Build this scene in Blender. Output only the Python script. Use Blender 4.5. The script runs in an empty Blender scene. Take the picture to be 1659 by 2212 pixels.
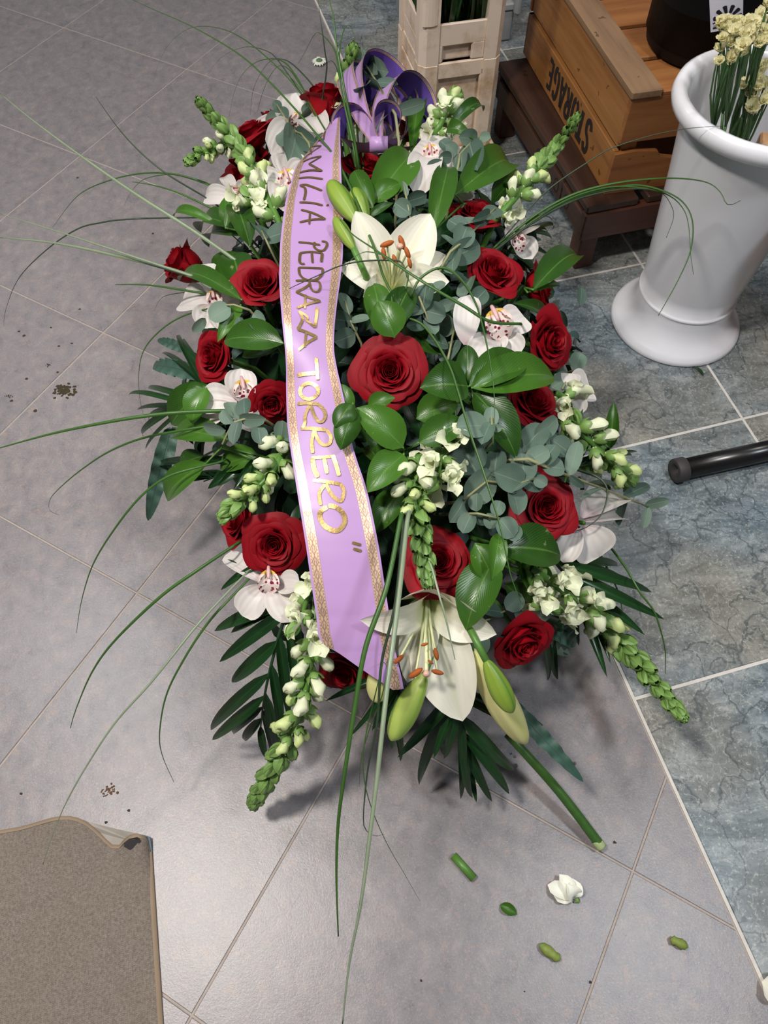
import bpy, math, random
import numpy as np
from mathutils import Vector, Matrix

random.seed(7)
rng = np.random.default_rng(7)
SC = bpy.context.scene
COL = SC.collection
PI = math.pi

# ------------------------------------------------------------------ camera
FPX, CX, CY, TILE = 1660.0, 829.5, 1106.0, 0.45
CAM_H, PITCH = 2.6958 * TILE, math.radians(59.05)
cam_data = bpy.data.cameras.new('camera')
cam = bpy.data.objects.new('camera', cam_data)
COL.objects.link(cam)
cam.location = (0, 0, CAM_H)
cam.rotation_euler = (PI / 2 - PITCH, 0, 0)
cam_data.sensor_fit = 'VERTICAL'
cam_data.sensor_height = 36.0
cam_data.lens = 36.0 * FPX / 2212.0
cam_data.clip_start = 0.02
SC.camera = cam

# ------------------------------------------------------------------ world, lamps, exposure
world = bpy.data.worlds.new('world')
SC.world = world
world.use_nodes = True
bg = world.node_tree.nodes['Background']
bg.inputs[0].default_value = (0.80, 0.86, 1.0, 1)
bg.inputs[1].default_value = 0.12
LAMPS = [  # x, y, z, watts, diameter, colour
    (-0.80, 0.25, 2.62, 62, 0.26, (1.0, 0.94, 0.88)),
    (-2.00, 3.30, 2.62, 8, 0.36, (1.0, 0.97, 0.95)),
    (0.75, 1.75, 2.62, 14, 0.26, (1.0, 0.94, 0.87)),
    (1.10, 0.10, 2.62, 30, 0.30, (0.88, 0.94, 1.0)),
    (-1.35, 1.30, 2.50, 24, 0.30, (0.97, 0.98, 1.0)),
]
for x, y, z, watts, dia, c in LAMPS:
    ld = bpy.data.lights.new('ceiling_lamp', 'AREA')
    ld.shape, ld.size, ld.energy, ld.color = 'DISK', dia, watts, c
    lo = bpy.data.objects.new('ceiling_lamp', ld)
    lo.location = (x, y, z)
    COL.objects.link(lo)
SC.view_settings.view_transform = 'Standard'
SC.view_settings.look = 'None'
SC.view_settings.exposure = -0.22
SC.view_settings.gamma = 1.0
SC.view_settings.use_curve_mapping = False

# ------------------------------------------------------------------ surveying: points of the photo to points of the room
C0 = np.array([0, 0, CAM_H])
FW = np.array([0, math.cos(PITCH), -math.sin(PITCH)])
UP = np.array([0, math.sin(PITCH), math.cos(PITCH)])
RT = np.array([1.0, 0, 0])
DC = np.array([0.0, 0.90, 0.10])       # the mound of flowers: an ellipsoid
DA = np.array([0.39, 0.66, 0.36])
V = lambda *a: np.array(a, float)


def ray(x, y):
    return FW + (x - CX) / FPX * RT - (y - CY) / FPX * UP


def W(x, y, z=0.0):
    d = ray(x, y)
    return C0 + d * ((z - CAM_H) / d[2])


def D(x, y, off=0.0):
    A = DA + off
    d = ray(x, y) / A
    o = (C0 - DC) / A
    a, b, c = d @ d, o @ d, o @ o - 1
    q = b * b - a * c
    t = (-b - math.sqrt(q)) / a if q > 0 else -b / a
    return C0 + ray(x, y) * t


def unit(v):
    return v / (np.linalg.norm(v) + 1e-12)


def tocam(p):
    return unit(C0 - p)


def scale_at(p):                        # metres per photo pixel at p
    return ((p - C0) @ FW) / FPX


def facing(p, dx, dy, tilt):            # a direction leaning by tilt degrees from the viewer towards (dx, dy)
    c = tocam(p)
    s = dx * RT - dy * UP
    s = s - c * (s @ c)
    s = unit(s) if np.linalg.norm(s) > 1e-6 else UP
    t = math.radians(tilt)
    return unit(c * math.cos(t) + s * math.sin(t))


def smooth_path(pts, n):
    P = np.array(pts, float)
    if len(P) == 2:
        return np.array([P[0] + (P[1] - P[0]) * k / (n - 1) for k in range(n)])
    seg = np.concatenate([[0], np.cumsum(np.linalg.norm(np.diff(P, axis=0), axis=1))])
    out = []
    for k in range(n):
        s = seg[-1] * k / (n - 1)
        i = min(max(int(np.searchsorted(seg, s, 'right')) - 1, 0), len(P) - 2)
        t = (s - seg[i]) / max(seg[i + 1] - seg[i], 1e-9)
        p0, p1, p2, p3 = P[max(i - 1, 0)], P[i], P[i + 1], P[min(i + 2, len(P) - 1)]
        out.append(0.5 * (2 * p1 + (p2 - p0) * t + (2 * p0 - 5 * p1 + 4 * p2 - p3) * t * t + (3 * p1 - p0 - 3 * p2 + p3) * t ** 3))
    return np.array(out)


# ------------------------------------------------------------------ materials
MATS = {}


def new_mat(name):
    m = bpy.data.materials.new(name)
    m.use_nodes = True
    nt = m.node_tree
    b = nt.nodes['Principled BSDF']
    MATS[name] = m
    return m, nt, b


def N(nt, typ, **kw):
    n = nt.nodes.new(typ)
    for k, v in kw.items():
        setattr(n, k, v)
    return n


def lin(c):
    return tuple(((v / 255) / 12.92 if v / 255 < 0.04045 else ((v / 255 + 0.055) / 1.055) ** 2.4) for v in c) + (1.0,)


def math_n(nt, op, a, b=None, c=None, clamp=False):
    n = N(nt, 'ShaderNodeMath', operation=op, use_clamp=clamp)
    for i, v in enumerate((a, b, c)):
        if v is None:
            continue
        if isinstance(v, (int, float)):
            n.inputs[i].default_value = v
        else:
            nt.links.new(v, n.inputs[i])
    return n.outputs[0]


def mix_c(nt, fac, a, b, mode='MIX'):
    n = N(nt, 'ShaderNodeMix', data_type='RGBA', blend_type=mode)
    for i, v in ((0, fac), (6, a), (7, b)):
        if isinstance(v, (int, float, tuple)):
            n.inputs[i].default_value = v
        else:
            nt.links.new(v, n.inputs[i])
    return n.outputs[2]


def ramp(nt, fac, stops):
    n = N(nt, 'ShaderNodeValToRGB')
    e = n.color_ramp.elements
    while len(e) < len(stops):
        e.new(0.5)
    for k, (p, c) in enumerate(stops):
        e[k].position, e[k].color = p, c
    nt.links.new(fac, n.inputs[0])
    return n.outputs[0]


def noise(nt, scale, detail=4, rough=0.6, coord='Object', stretch=None, dist=0.0):
    tc = N(nt, 'ShaderNodeTexCoord')
    src = tc.outputs[coord]
    if stretch:
        mp = N(nt, 'ShaderNodeMapping')
        mp.inputs['Scale'].default_value = stretch
        nt.links.new(src, mp.inputs[0])
        src = mp.outputs[0]
    n = N(nt, 'ShaderNodeTexNoise')
    n.inputs['Scale'].default_value = scale
    n.inputs['Detail'].default_value = detail
    n.inputs['Roughness'].default_value = rough
    n.inputs['Distortion'].default_value = dist
    nt.links.new(src, n.inputs['Vector'])
    return n.outputs[0]


def uv_xy(nt):
    u = N(nt, 'ShaderNodeUVMap')
    s = N(nt, 'ShaderNodeSeparateXYZ')
    nt.links.new(u.outputs[0], s.inputs[0])
    return s.outputs[0], s.outputs[1]


def bump(nt, b, h, strength=0.2, dist=0.01):
    n = N(nt, 'ShaderNodeBump')
    n.inputs['Strength'].default_value = strength
    n.inputs['Distance'].default_value = dist
    nt.links.new(h, n.inputs['Height'])
    nt.links.new(n.outputs[0], b.inputs['Normal'])


def plain(name, rgb, rough=0.5, metal=0.0, spec=0.5, vary=0.0, vscale=40, translucent=0.0, sheen=0.0, coat=0.0):
    m, nt, b = new_mat(name)
    b.inputs['Roughness'].default_value = rough
    b.inputs['Metallic'].default_value = metal
    b.inputs['Specular IOR Level'].default_value = spec
    b.inputs['Sheen Weight'].default_value = sheen
    b.inputs['Coat Weight'].default_value = coat
    col = lin(rgb)
    f = noise(nt, vscale, 4)
    c = mix_c(nt, f, tuple(v * (1 - vary) for v in col[:3]) + (1,), tuple(min(1, v * (1 + vary)) for v in col[:3]) + (1,))
    nt.links.new(c, b.inputs['Base Color'])
    if translucent:
        add_translucent(nt, b, c, translucent)
    return m, nt, b, c


def add_translucent(nt, b, c, amount):
    t = N(nt, 'ShaderNodeBsdfTranslucent')
    nt.links.new(c, t.inputs[0])
    mx = N(nt, 'ShaderNodeMixShader')
    mx.inputs[0].default_value = amount
    nt.links.new(b.outputs[0], mx.inputs[1])
    nt.links.new(t.outputs[0], mx.inputs[2])
    nt.links.new(mx.outputs[0], nt.nodes['Material Output'].inputs[0])


def leaf_mat(name, dark, light, rib, rough=0.35, rand=0.25, veins=26, vein_amt=0.25, spec=0.5, tr=0.15, blotch=0.0):
    m, nt, b = new_mat(name)
    x, y = uv_xy(nt)
    ax = math_n(nt, 'ABSOLUTE', math_n(nt, 'SUBTRACT', x, 0.5))
    oi = N(nt, 'ShaderNodeObjectInfo')
    nz = noise(nt, 30, 3)
    f = math_n(nt, 'ADD', math_n(nt, 'MULTIPLY', oi.outputs['Random'], 0.75), math_n(nt, 'MULTIPLY', nz, 0.35), clamp=True)
    c = mix_c(nt, f, lin(dark), lin(light))
    w = math_n(nt, 'SINE', math_n(nt, 'MULTIPLY', math_n(nt, 'SUBTRACT', math_n(nt, 'MULTIPLY', y, 1.0), math_n(nt, 'MULTIPLY', ax, 0.9)), veins * 2.0))
    w = math_n(nt, 'MULTIPLY', math_n(nt, 'POWER', math_n(nt, 'ABSOLUTE', w), 6.0), vein_amt)
    c = mix_c(nt, w, c, lin(rib))
    r = math_n(nt, 'SUBTRACT', 1.0, math_n(nt, 'MULTIPLY', ax, 26.0), clamp=True)
    c = mix_c(nt, math_n(nt, 'MULTIPLY', r, 0.6), c, lin(rib))
    if blotch:
        bn = noise(nt, 55, 6, 0.7)
        k = math_n(nt, 'MULTIPLY', math_n(nt, 'GREATER_THAN', bn, 0.66), blotch)
        c = mix_c(nt, k, c, lin((196, 205, 150)))
    nt.links.new(c, b.inputs['Base Color'])
    b.inputs['Roughness'].default_value = rough
    b.inputs['Specular IOR Level'].default_value = spec
    bump(nt, b, math_n(nt, 'ADD', w, math_n(nt, 'MULTIPLY', r, -0.6)), 0.25, 0.002)
    add_translucent(nt, b, c, tr)
    return m


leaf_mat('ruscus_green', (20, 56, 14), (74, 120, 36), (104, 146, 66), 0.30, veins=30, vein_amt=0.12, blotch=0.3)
leaf_mat('palm_green', (14, 42, 18), (30, 68, 28), (46, 86, 44), 0.28, veins=3, vein_amt=0.12, tr=0.08)
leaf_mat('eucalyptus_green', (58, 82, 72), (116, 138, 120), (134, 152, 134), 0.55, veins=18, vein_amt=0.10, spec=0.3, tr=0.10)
leaf_mat('fern_green', (52, 84, 72), (72, 104, 88), (38, 66, 54), 0.5, veins=24, vein_amt=0.25, tr=0.08)
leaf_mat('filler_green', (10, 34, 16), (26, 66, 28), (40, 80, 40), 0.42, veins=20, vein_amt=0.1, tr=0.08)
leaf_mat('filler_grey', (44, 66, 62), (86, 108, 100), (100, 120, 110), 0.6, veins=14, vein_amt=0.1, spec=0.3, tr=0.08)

m, nt, b = new_mat('rose_red')
x, y = uv_xy(nt)
nz = noise(nt, 14, 4)
c = mix_c(nt, math_n(nt, 'POWER', y, 5.0), lin((150, 3, 20)), lin((118, 2, 18)))
c = mix_c(nt, math_n(nt, 'MULTIPLY', nz, 0.5), c, lin((172, 5, 25)))
nt.links.new(c, b.inputs['Base Color'])
b.inputs['Roughness'].default_value = 0.6
b.inputs['Specular IOR Level'].default_value = 0.25
b.inputs['Sheen Weight'].default_value = 0.05
b.inputs['Sheen Tint'].default_value = lin((230, 40, 60))
add_translucent(nt, b, c, 0.10)

m, nt, b = new_mat('lily_white')
x, y = uv_xy(nt)
ax = math_n(nt, 'ABSOLUTE', math_n(nt, 'SUBTRACT', x, 0.5))
c = mix_c(nt, ramp(nt, y, [(0.0, (1, 1, 1, 1)), (0.42, (0, 0, 0, 1))]), lin((244, 240, 222)), lin((196, 206, 110)))
ridge = math_n(nt, 'SUBTRACT', 1.0, math_n(nt, 'MULTIPLY', ax, 9.0), clamp=True)
c = mix_c(nt, math_n(nt, 'MULTIPLY', ridge, 0.25), c, lin((214, 220, 150)))
st = math_n(nt, 'SINE', math_n(nt, 'MULTIPLY', x, 60.0))
nt.links.new(c, b.inputs['Base Color'])
b.inputs['Roughness'].default_value = 0.5
bump(nt, b, math_n(nt, 'ADD', math_n(nt, 'MULTIPLY', st, 0.15), ridge), 0.16, 0.002)
add_translucent(nt, b, c, 0.22)

m, nt, b = new_mat('orchid_white')
x, y = uv_xy(nt)
c = mix_c(nt, ramp(nt, y, [(0.0, (1, 1, 1, 1)), (0.3, (0, 0, 0, 1))]), lin((226, 219, 213)), lin((216, 192, 194)))
st = math_n(nt, 'SINE', math_n(nt, 'MULTIPLY', x, 34.0))
nt.links.new(c, b.inputs['Base Color'])
b.inputs['Roughness'].default_value = 0.45
bump(nt, b, st, 0.12, 0.002)
add_translucent(nt, b, c, 0.18)

m, nt, b = new_mat('orchid_lip')
tc = N(nt, 'ShaderNodeTexCoord')
vo = N(nt, 'ShaderNodeTexVoronoi')
vo.inputs['Scale'].default_value = 170
nt.links.new(tc.outputs['Object'], vo.inputs['Vector'])
spot = math_n(nt, 'LESS_THAN', vo.outputs['Distance'], 0.36)
x, y = uv_xy(nt)
edge = math_n(nt, 'GREATER_THAN', y, 0.35)
c = mix_c(nt, math_n(nt, 'MULTIPLY', spot, edge), lin((240, 222, 214)), lin((134, 22, 58)))
c = mix_c(nt, math_n(nt, 'LESS_THAN', y, 0.16), c, lin((222, 190, 90)))
nt.links.new(c, b.inputs['Base Color'])
b.inputs['Roughness'].default_value = 0.45

plain('orchid_column', (222, 176, 176), 0.4, vary=0.25)
plain('anther_orange', (166, 84, 24), 0.7, vary=0.25, vscale=300)
plain('stigma_pink', (214, 170, 150), 0.5)
plain('filament_cream', (214, 218, 168), 0.5)
plain('stem_green', (84, 128, 52), 0.4, vary=0.2, vscale=60)
plain('stalk_green', (56, 94, 36), 0.4, vary=0.25, vscale=90)
plain('stem_dark', (40, 72, 36), 0.5, vary=0.2)
plain('cut_end', (168, 182, 128), 0.7)
plain('eucalyptus_stem', (140, 140, 100), 0.5, vary=0.2)
plain('palm_stem', (34, 66, 36), 0.4)
plain('snapdragon_ivory', (232, 236, 200), 0.5, vary=0.12, vscale=70, translucent=0.18)
plain('snapdragon_lime', (206, 220, 148), 0.5, vary=0.15, vscale=70, translucent=0.12)
plain('snapdragon_green', (122, 158, 82), 0.45, vary=0.3, vscale=60, translucent=0.1)
plain('snapdragon_leaf', (66, 122, 50), 0.45, vary=0.3, vscale=60, translucent=0.1)
plain('grass_green', (64, 102, 42), 0.4, vary=0.2, translucent=0.1)
plain('grass_dark', (56, 72, 52), 0.45, vary=0.2)
plain('grass_silver', (132, 146, 118), 0.35, vary=0.2)

for nm, a_, b_ in (('bud_green', (176, 196, 96), (128, 168, 62)), ('bud_yellow', (236, 232, 160), (222, 222, 132)), ('bud_dark', (142, 168, 62), (74, 118, 36))):
    m, nt, b = new_mat(nm)
    x, y = uv_xy(nt)
    s = math_n(nt, 'ABSOLUTE', math_n(nt, 'SINE', math_n(nt, 'MULTIPLY', x, 3 * PI)))
    c = mix_c(nt, math_n(nt, 'POWER', s, 0.5), lin(b_), lin(a_))
    nt.links.new(c, b.inputs['Base Color'])
    b.inputs['Roughness'].default_value = 0.4
    add_translucent(nt, b, c, 0.1)

# ribbon
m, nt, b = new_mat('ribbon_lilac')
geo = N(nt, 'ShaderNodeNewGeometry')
c = mix_c(nt, geo.outputs['Backfacing'], lin((182, 144, 194)), lin((92, 68, 146)))  # back face: its own violet, deepened with the shade inside the loops
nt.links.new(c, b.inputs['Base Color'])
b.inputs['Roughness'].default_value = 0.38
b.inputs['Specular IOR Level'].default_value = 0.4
m, nt, b = new_mat('ribbon_border')
x, y = uv_xy(nt)                         # y runs along the ribbon in metres x 100
ph = math_n(nt, 'MULTIPLY', y, 2 * PI / 1.5)
wv = math_n(nt, 'MULTIPLY', math_n(nt, 'ADD', math_n(nt, 'MULTIPLY', math_n(nt, 'SINE', ph), 0.5), 0.5), 0.30)
ax = math_n(nt, 'ABSOLUTE', math_n(nt, 'SUBTRACT', x, 0.5))
l1 = math_n(nt, 'LESS_THAN', math_n(nt, 'ABSOLUTE', math_n(nt, 'SUBTRACT', ax, wv)), 0.050)
l2 = math_n(nt, 'LESS_THAN', math_n(nt, 'ABSOLUTE', math_n(nt, 'SUBTRACT', ax, math_n(nt, 'MULTIPLY', wv, 0.45))), 0.03)
l3 = math_n(nt, 'LESS_THAN', math_n(nt, 'ABSOLUTE', math_n(nt, 'SUBTRACT', ax, math_n(nt, 'SUBTRACT', 0.36, wv))), 0.028)
l4 = math_n(nt, 'GREATER_THAN', math_n(nt, 'SINE', math_n(nt, 'MULTIPLY', ph, 4.0)), 0.3)
l4 = math_n(nt, 'MULTIPLY', l4, math_n(nt, 'LESS_THAN', math_n(nt, 'ABSOLUTE', math_n(nt, 'SUBTRACT', ax, 0.40)), 0.05))
ln = math_n(nt, 'ADD', math_n(nt, 'ADD', l1, l2), math_n(nt, 'ADD', l3, l4), clamp=True)
c = mix_c(nt, math_n(nt, 'MULTIPLY', ln, 0.75), lin((226, 196, 160)), lin((150, 104, 110)))
nt.links.new(c, b.inputs['Base Color'])
b.inputs['Metallic'].default_value = 0.55
b.inputs['Roughness'].default_value = 0.36
m, nt, b, c = plain('gold_paint', (160, 134, 88), 0.30, metal=0.75, vary=0.35, vscale=160)
bump(nt, b, noise(nt, 300, 3), 0.12, 0.001)

# floor
m, nt, b = new_mat('grey_tile')
oi = N(nt, 'ShaderNodeObjectInfo')
big = noise(nt, 3.2, 5, 0.6)
mid = noise(nt, 26, 7, 0.72, stretch=(1.2, 1, 1), dist=.4)
fine = noise(nt, 330, 4, 0.8)
c = ramp(nt, mid, [(0.25, lin((104, 99, 100))), (0.44, lin((134, 127, 127))), (0.58, lin((147, 139, 136))), (0.8, lin((184, 171, 162)))])
c = mix_c(nt, math_n(nt, 'MULTIPLY', big, 0.5), c, lin((122, 119, 124)))
c = mix_c(nt, math_n(nt, 'MULTIPLY', math_n(nt, 'GREATER_THAN', noise(nt, 45, 6, 0.75), 0.58), 0.4), c, lin((166, 142, 130)))
c = mix_c(nt, math_n(nt, 'MULTIPLY', math_n(nt, 'LESS_THAN', fine, 0.40), 0.45), c, lin((92, 88, 92)))
c = mix_c(nt, math_n(nt, 'MULTIPLY', math_n(nt, 'GREATER_THAN', fine, 0.60), 0.38), c, lin((190, 184, 180)))
c = mix_c(nt, math_n(nt, 'MULTIPLY', oi.outputs['Random'], 0.18), c, lin((104, 100, 106)))
nt.links.new(c, b.inputs['Base Color'])
r = N(nt, 'ShaderNodeMapRange')
r.inputs[3].default_value, r.inputs[4].default_value = 0.24, 0.34
nt.links.new(mid, r.inputs[0])
nt.links.new(r.outputs[0], b.inputs['Roughness'])
bump(nt, b, math_n(nt, 'ADD', mid, math_n(nt, 'MULTIPLY', fine, 0.7)), 0.16, 0.002)

m, nt, b = new_mat('marble_tile')
tc = N(nt, 'ShaderNodeTexCoord')
warp = N(nt, 'ShaderNodeTexNoise')
warp.inputs['Scale'].default_value = 7
warp.inputs['Detail'].default_value = 6
nt.links.new(tc.outputs['Object'], warp.inputs['Vector'])
wm = N(nt, 'ShaderNodeVectorMath', operation='MULTIPLY_ADD')
nt.links.new(warp.outputs['Color'], wm.inputs[0])
wm.inputs[1].default_value = (0.35, 0.35, 0.35)
nt.links.new(tc.outputs['Object'], wm.inputs[2])


def vein(scale, width):
    v = N(nt, 'ShaderNodeTexVoronoi', feature='DISTANCE_TO_EDGE')
    v.inputs['Scale'].default_value = scale
    nt.links.new(wm.outputs[0], v.inputs['Vector'])
    return math_n(nt, 'SUBTRACT', 1.0, math_n(nt, 'MULTIPLY', v.outputs['Distance'], 1.0 / width), clamp=True)


cloud = noise(nt, 6, 9, 0.70, dist=1.6, stretch=(1.0, 2.3, 1.0))
hue = noise(nt, 3.0, 3, 0.5)
c = ramp(nt, cloud, [(0.30, lin((54, 68, 78))), (0.43, lin((94, 112, 122))), (0.56, lin((136, 149, 156))), (0.74, lin((190, 197, 198)))])
c = mix_c(nt, ramp(nt, hue, [(0.35, (0, 0, 0, 1)), (0.65, (0.75, 0.75, 0.75, 1))]), c, mix_c(nt, cloud, lin((88, 82, 72)), lin((172, 164, 146))))
c = mix_c(nt, math_n(nt, 'MULTIPLY', vein(7, 0.03), 0.75), c, lin((62, 72, 76)))
c = mix_c(nt, math_n(nt, 'MULTIPLY', vein(26, 0.035), 0.45), c, lin((70, 76, 76)))
c = mix_c(nt, math_n(nt, 'MULTIPLY', vein(15, 0.02), 0.35), c, lin((196, 196, 186)))
fine = noise(nt, 160, 4, 0.7)
c = mix_c(nt, math_n(nt, 'MULTIPLY', math_n(nt, 'GREATER_THAN', fine, 0.60), 0.4), c, lin((202, 204, 198)))
c = mix_c(nt, math_n(nt, 'MULTIPLY', math_n(nt, 'LESS_THAN', fine, 0.40), 0.4), c, lin((70, 74, 72)))
nt.links.new(c, b.inputs['Base Color'])
b.inputs['Roughness'].default_value = 0.30
bump(nt, b, cloud, 0.1, 0.002)

plain('grout_grey', (170, 158, 148), 0.9, vary=0.25, vscale=90)
plain('grout_light', (212, 206, 198), 0.9, vary=0.2, vscale=60)
plain('slab', (118, 108, 98), 0.95, vary=0.2)
plain('soil', (66, 58, 38), 0.95, vary=0.4, vscale=200)
plain('dry_brown', (104, 74, 52), 0.9, vary=0.3, vscale=150)
m, nt, b, c = plain('water', (235, 240, 245), 0.03)
b.inputs['Transmission Weight'].default_value = 1.0
b.inputs['IOR'].default_value = 1.33


def wood(name, dark, mid_, light, axis, rough=0.55, knots=0.6):
    m, nt, b = new_mat(name)
    s = [26, 26, 26]
    s[axis] = 1.6
    g = noise(nt, 1.0, 6, 0.65, stretch=tuple(s), dist=0.6)
    bign = noise(nt, 5, 3, 0.5)
    c = ramp(nt, g, [(0.3, lin(dark)), (0.5, lin(mid_)), (0.72, lin(light))])
    c = mix_c(nt, math_n(nt, 'MULTIPLY', bign, 0.5), c, lin(mid_))
    kn = noise(nt, 34, 2, 0.4)
    c = mix_c(nt, math_n(nt, 'MULTIPLY', math_n(nt, 'GREATER_THAN', kn, 0.70), knots), c, lin(tuple(v * 0.35 for v in dark)))
    nt.links.new(c, b.inputs['Base Color'])
    b.inputs['Roughness'].default_value = rough
    bump(nt, b, g, 0.2, 0.003)
    return m


wood('crate_wood_long', (112, 70, 32), (158, 106, 54), (184, 132, 74), 1)
wood('crate_wood_cross', (112, 66, 32), (154, 98, 52), (180, 124, 70), 0)
wood('crate_wood_grey', (96, 72, 52), (134, 104, 76), (156, 126, 94), 1, 0.7)
wood('pallet_wood_long', (38, 24, 18), (60, 38, 26), (80, 52, 36), 1, 0.5)
wood('pallet_wood_cross', (46, 24, 17), (74, 40, 26), (94, 54, 36), 0, 0.5)
wood('bench_wood', (176, 122, 78), (204, 152, 104), (222, 176, 130), 0)
plain('stencil_ink', (34, 24, 20), 0.85)
plain('faded_ink', (44, 24, 18), 0.85)

m, nt, b = new_mat('beige_plastic')
d1 = noise(nt, 16, 8, 0.7)
c = mix_c(nt, ramp(nt, d1, [(0.5, (0, 0, 0, 1)), (0.72, (1, 1, 1, 1))]), lin((228, 208, 188)), lin((196, 166, 134)))
nt.links.new(c, b.inputs['Base Color'])
b.inputs['Roughness'].default_value = 0.45
m, nt, b = new_mat('beige_plastic_stained')
d1 = noise(nt, 13, 8, 0.7)
c = mix_c(nt, ramp(nt, d1, [(0.46, (0, 0, 0, 1)), (0.70, (1, 1, 1, 1))]), lin((228, 206, 182)), lin((176, 140, 100)))
nt.links.new(c, b.inputs['Base Color'])
b.inputs['Roughness'].default_value = 0.5
plain('white_plastic', (238, 236, 240), 0.22, vary=0.03, vscale=8, coat=0.25)
plain('grey_plastic', (150, 150, 150), 0.5, vary=0.1)
plain('black_plastic', (7, 7, 9), 0.6, spec=0.25, vary=0.2)
plain('black_metal', (20, 19, 20), 0.28, vary=0.2, spec=0.6)
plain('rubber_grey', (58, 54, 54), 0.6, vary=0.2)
plain('sticker_white', (214, 212, 222), 0.5)
plain('print_black', (22, 20, 30), 0.6)
plain('statice_cream', (242, 236, 194), 0.6, vary=0.1, vscale=160, translucent=0.15)
plain('statice_green', (64, 98, 52), 0.5, vary=0.25)
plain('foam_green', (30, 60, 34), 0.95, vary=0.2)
plain('daisy_white', (236, 236, 222), 0.6)
plain('daisy_centre', (92, 120, 84), 0.8, vary=0.3, vscale=400)
plain('wilted_green', (124, 140, 62), 0.6, vary=0.4, vscale=160)

m, nt, b = new_mat('mat_fabric')
tc = N(nt, 'ShaderNodeTexCoord')
mp = N(nt, 'ShaderNodeMapping')
mp.inputs['Rotation'].default_value = (0, 0, math.radians(-8))
nt.links.new(tc.outputs['Object'], mp.inputs[0])
sx = N(nt, 'ShaderNodeSeparateXYZ')
nt.links.new(mp.outputs[0], sx.inputs[0])
wx = math_n(nt, 'SINE', math_n(nt, 'MULTIPLY', sx.outputs[0], 2600.0))
zz = math_n(nt, 'MULTIPLY', math_n(nt, 'PINGPONG', sx.outputs[0], 0.0022), 1700.0)
wy = math_n(nt, 'SINE', math_n(nt, 'ADD', math_n(nt, 'MULTIPLY', sx.outputs[1], 2600.0), zz))
wv = math_n(nt, 'ADD', math_n(nt, 'MULTIPLY', wy, 0.35), math_n(nt, 'MULTIPLY', wx, 0.15))
gr = noise(nt, 300, 5, 0.8)
bl = noise(nt, 9, 4, 0.6)
f = math_n(nt, 'ADD', math_n(nt, 'ADD', math_n(nt, 'MULTIPLY', wv, 0.35), math_n(nt, 'MULTIPLY', math_n(nt, 'SUBTRACT', gr, 0.5), 2.2)), 0.5, clamp=True)
c = mix_c(nt, f, lin((84, 76, 70)), lin((156, 144, 134)))
c = mix_c(nt, math_n(nt, 'MULTIPLY', bl, 0.45), c, lin((118, 104, 84)))
nt.links.new(c, b.inputs['Base Color'])
b.inputs['Roughness'].default_value = 0.95
bump(nt, b, f, 0.4, 0.002)
plain('mat_edge', (146, 126, 104), 0.9, vary=0.15, vscale=30)
plain('mat_backing', (156, 148, 138), 0.8, vary=0.12, vscale=40)
plain('mat_blue', (96, 112, 124), 0.8)


# ------------------------------------------------------------------ mesh helpers
class MB:
    """collects vertices, faces, uvs and material indices for ONE mesh object"""

    def __init__(self):
        self.v, self.f, self.uv, self.mi = [], [], [], []

    def add(self, verts, faces, uvs=None, mi=0):
        o = len(self.v)
        self.v.extend([tuple(map(float, p)) for p in verts])
        self.uv.extend([tuple(map(float, q)) for q in uvs] if uvs is not None else [(0.5, 0.5)] * len(verts))
        self.f.extend([tuple(o + i for i in fc) for fc in faces])
        self.mi.extend([mi] * len(faces))
        return self

    def grid(self, P, UVs=None, mi=0):
        nv, nu = P.shape[0], P.shape[1]
        fs = [(j * nu + i, j * nu + i + 1, (j + 1) * nu + i + 1, (j + 1) * nu + i) for j in range(nv - 1) for i in range(nu - 1)]
        if UVs is None:
            UVs = np.stack(np.meshgrid(np.linspace(0, 1, nu), np.linspace(0, 1, nv)), -1)
        return self.add(P.reshape(-1, 3), fs, UVs.reshape(-1, 2), mi)

    def mesh(self, name, mats, smooth=True):
        me = bpy.data.meshes.new(name)
        me.from_pydata(self.v, [], self.f)
        uvl = me.uv_layers.new(name='UVMap')
        li = np.zeros(len(me.loops), dtype=np.int32)
        me.loops.foreach_get('vertex_index', li)
        uvl.data.foreach_set('uv', np.array(self.uv, dtype=np.float32)[li].ravel())
        for mm in ([mats] if isinstance(mats, str) else mats):
            me.materials.append(MATS[mm])
        me.polygons.foreach_set('material_index', np.array(self.mi, dtype=np.int32))
        me.polygons.foreach_set('use_smooth', np.full(len(self.f), smooth, dtype=bool))
        me.update()
        return me


def link(name, me, parent=None, mat4=None):
    o = bpy.data.objects.new(name, me)
    COL.objects.link(o)
    if parent is not None:
        o.parent = parent
    if mat4 is not None:
        o.matrix_local = mat4
    return o


def thing(name, label, cat, loc=(0, 0, 0), group=None, rotz=0.0):
    o = bpy.data.objects.new(name, None)
    o.empty_display_size = 0.02
    COL.objects.link(o)
    o.location = tuple(map(float, loc))
    o.rotation_euler = (0, 0, rotz)
    tag(o, label, cat, group)
    return o


def tag(o, label, cat, group=None, kind=None):
    o['label'], o['category'] = label, cat
    if group:
        o['group'] = group
    if kind:
        o['kind'] = kind
    return o


def frame(p, x, y, z, s=1.0, sz=None):
    sz = s if sz is None else sz
    return Matrix(((x[0] * s, y[0] * s, z[0] * sz, p[0]), (x[1] * s, y[1] * s, z[1] * sz, p[1]), (x[2] * s, y[2] * s, z[2] * sz, p[2]), (0, 0, 0, 1)))


def axes_from_z(z, spin=0.0):
    z = unit(z)
    a = V(1, 0, 0) if abs(z[0]) < 0.8 else V(0, 1, 0)
    x = unit(np.cross(a, z))
    y = np.cross(z, x)
    c, s = math.cos(spin), math.sin(spin)
    return x * c + y * s, y * c - x * s, z


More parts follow.
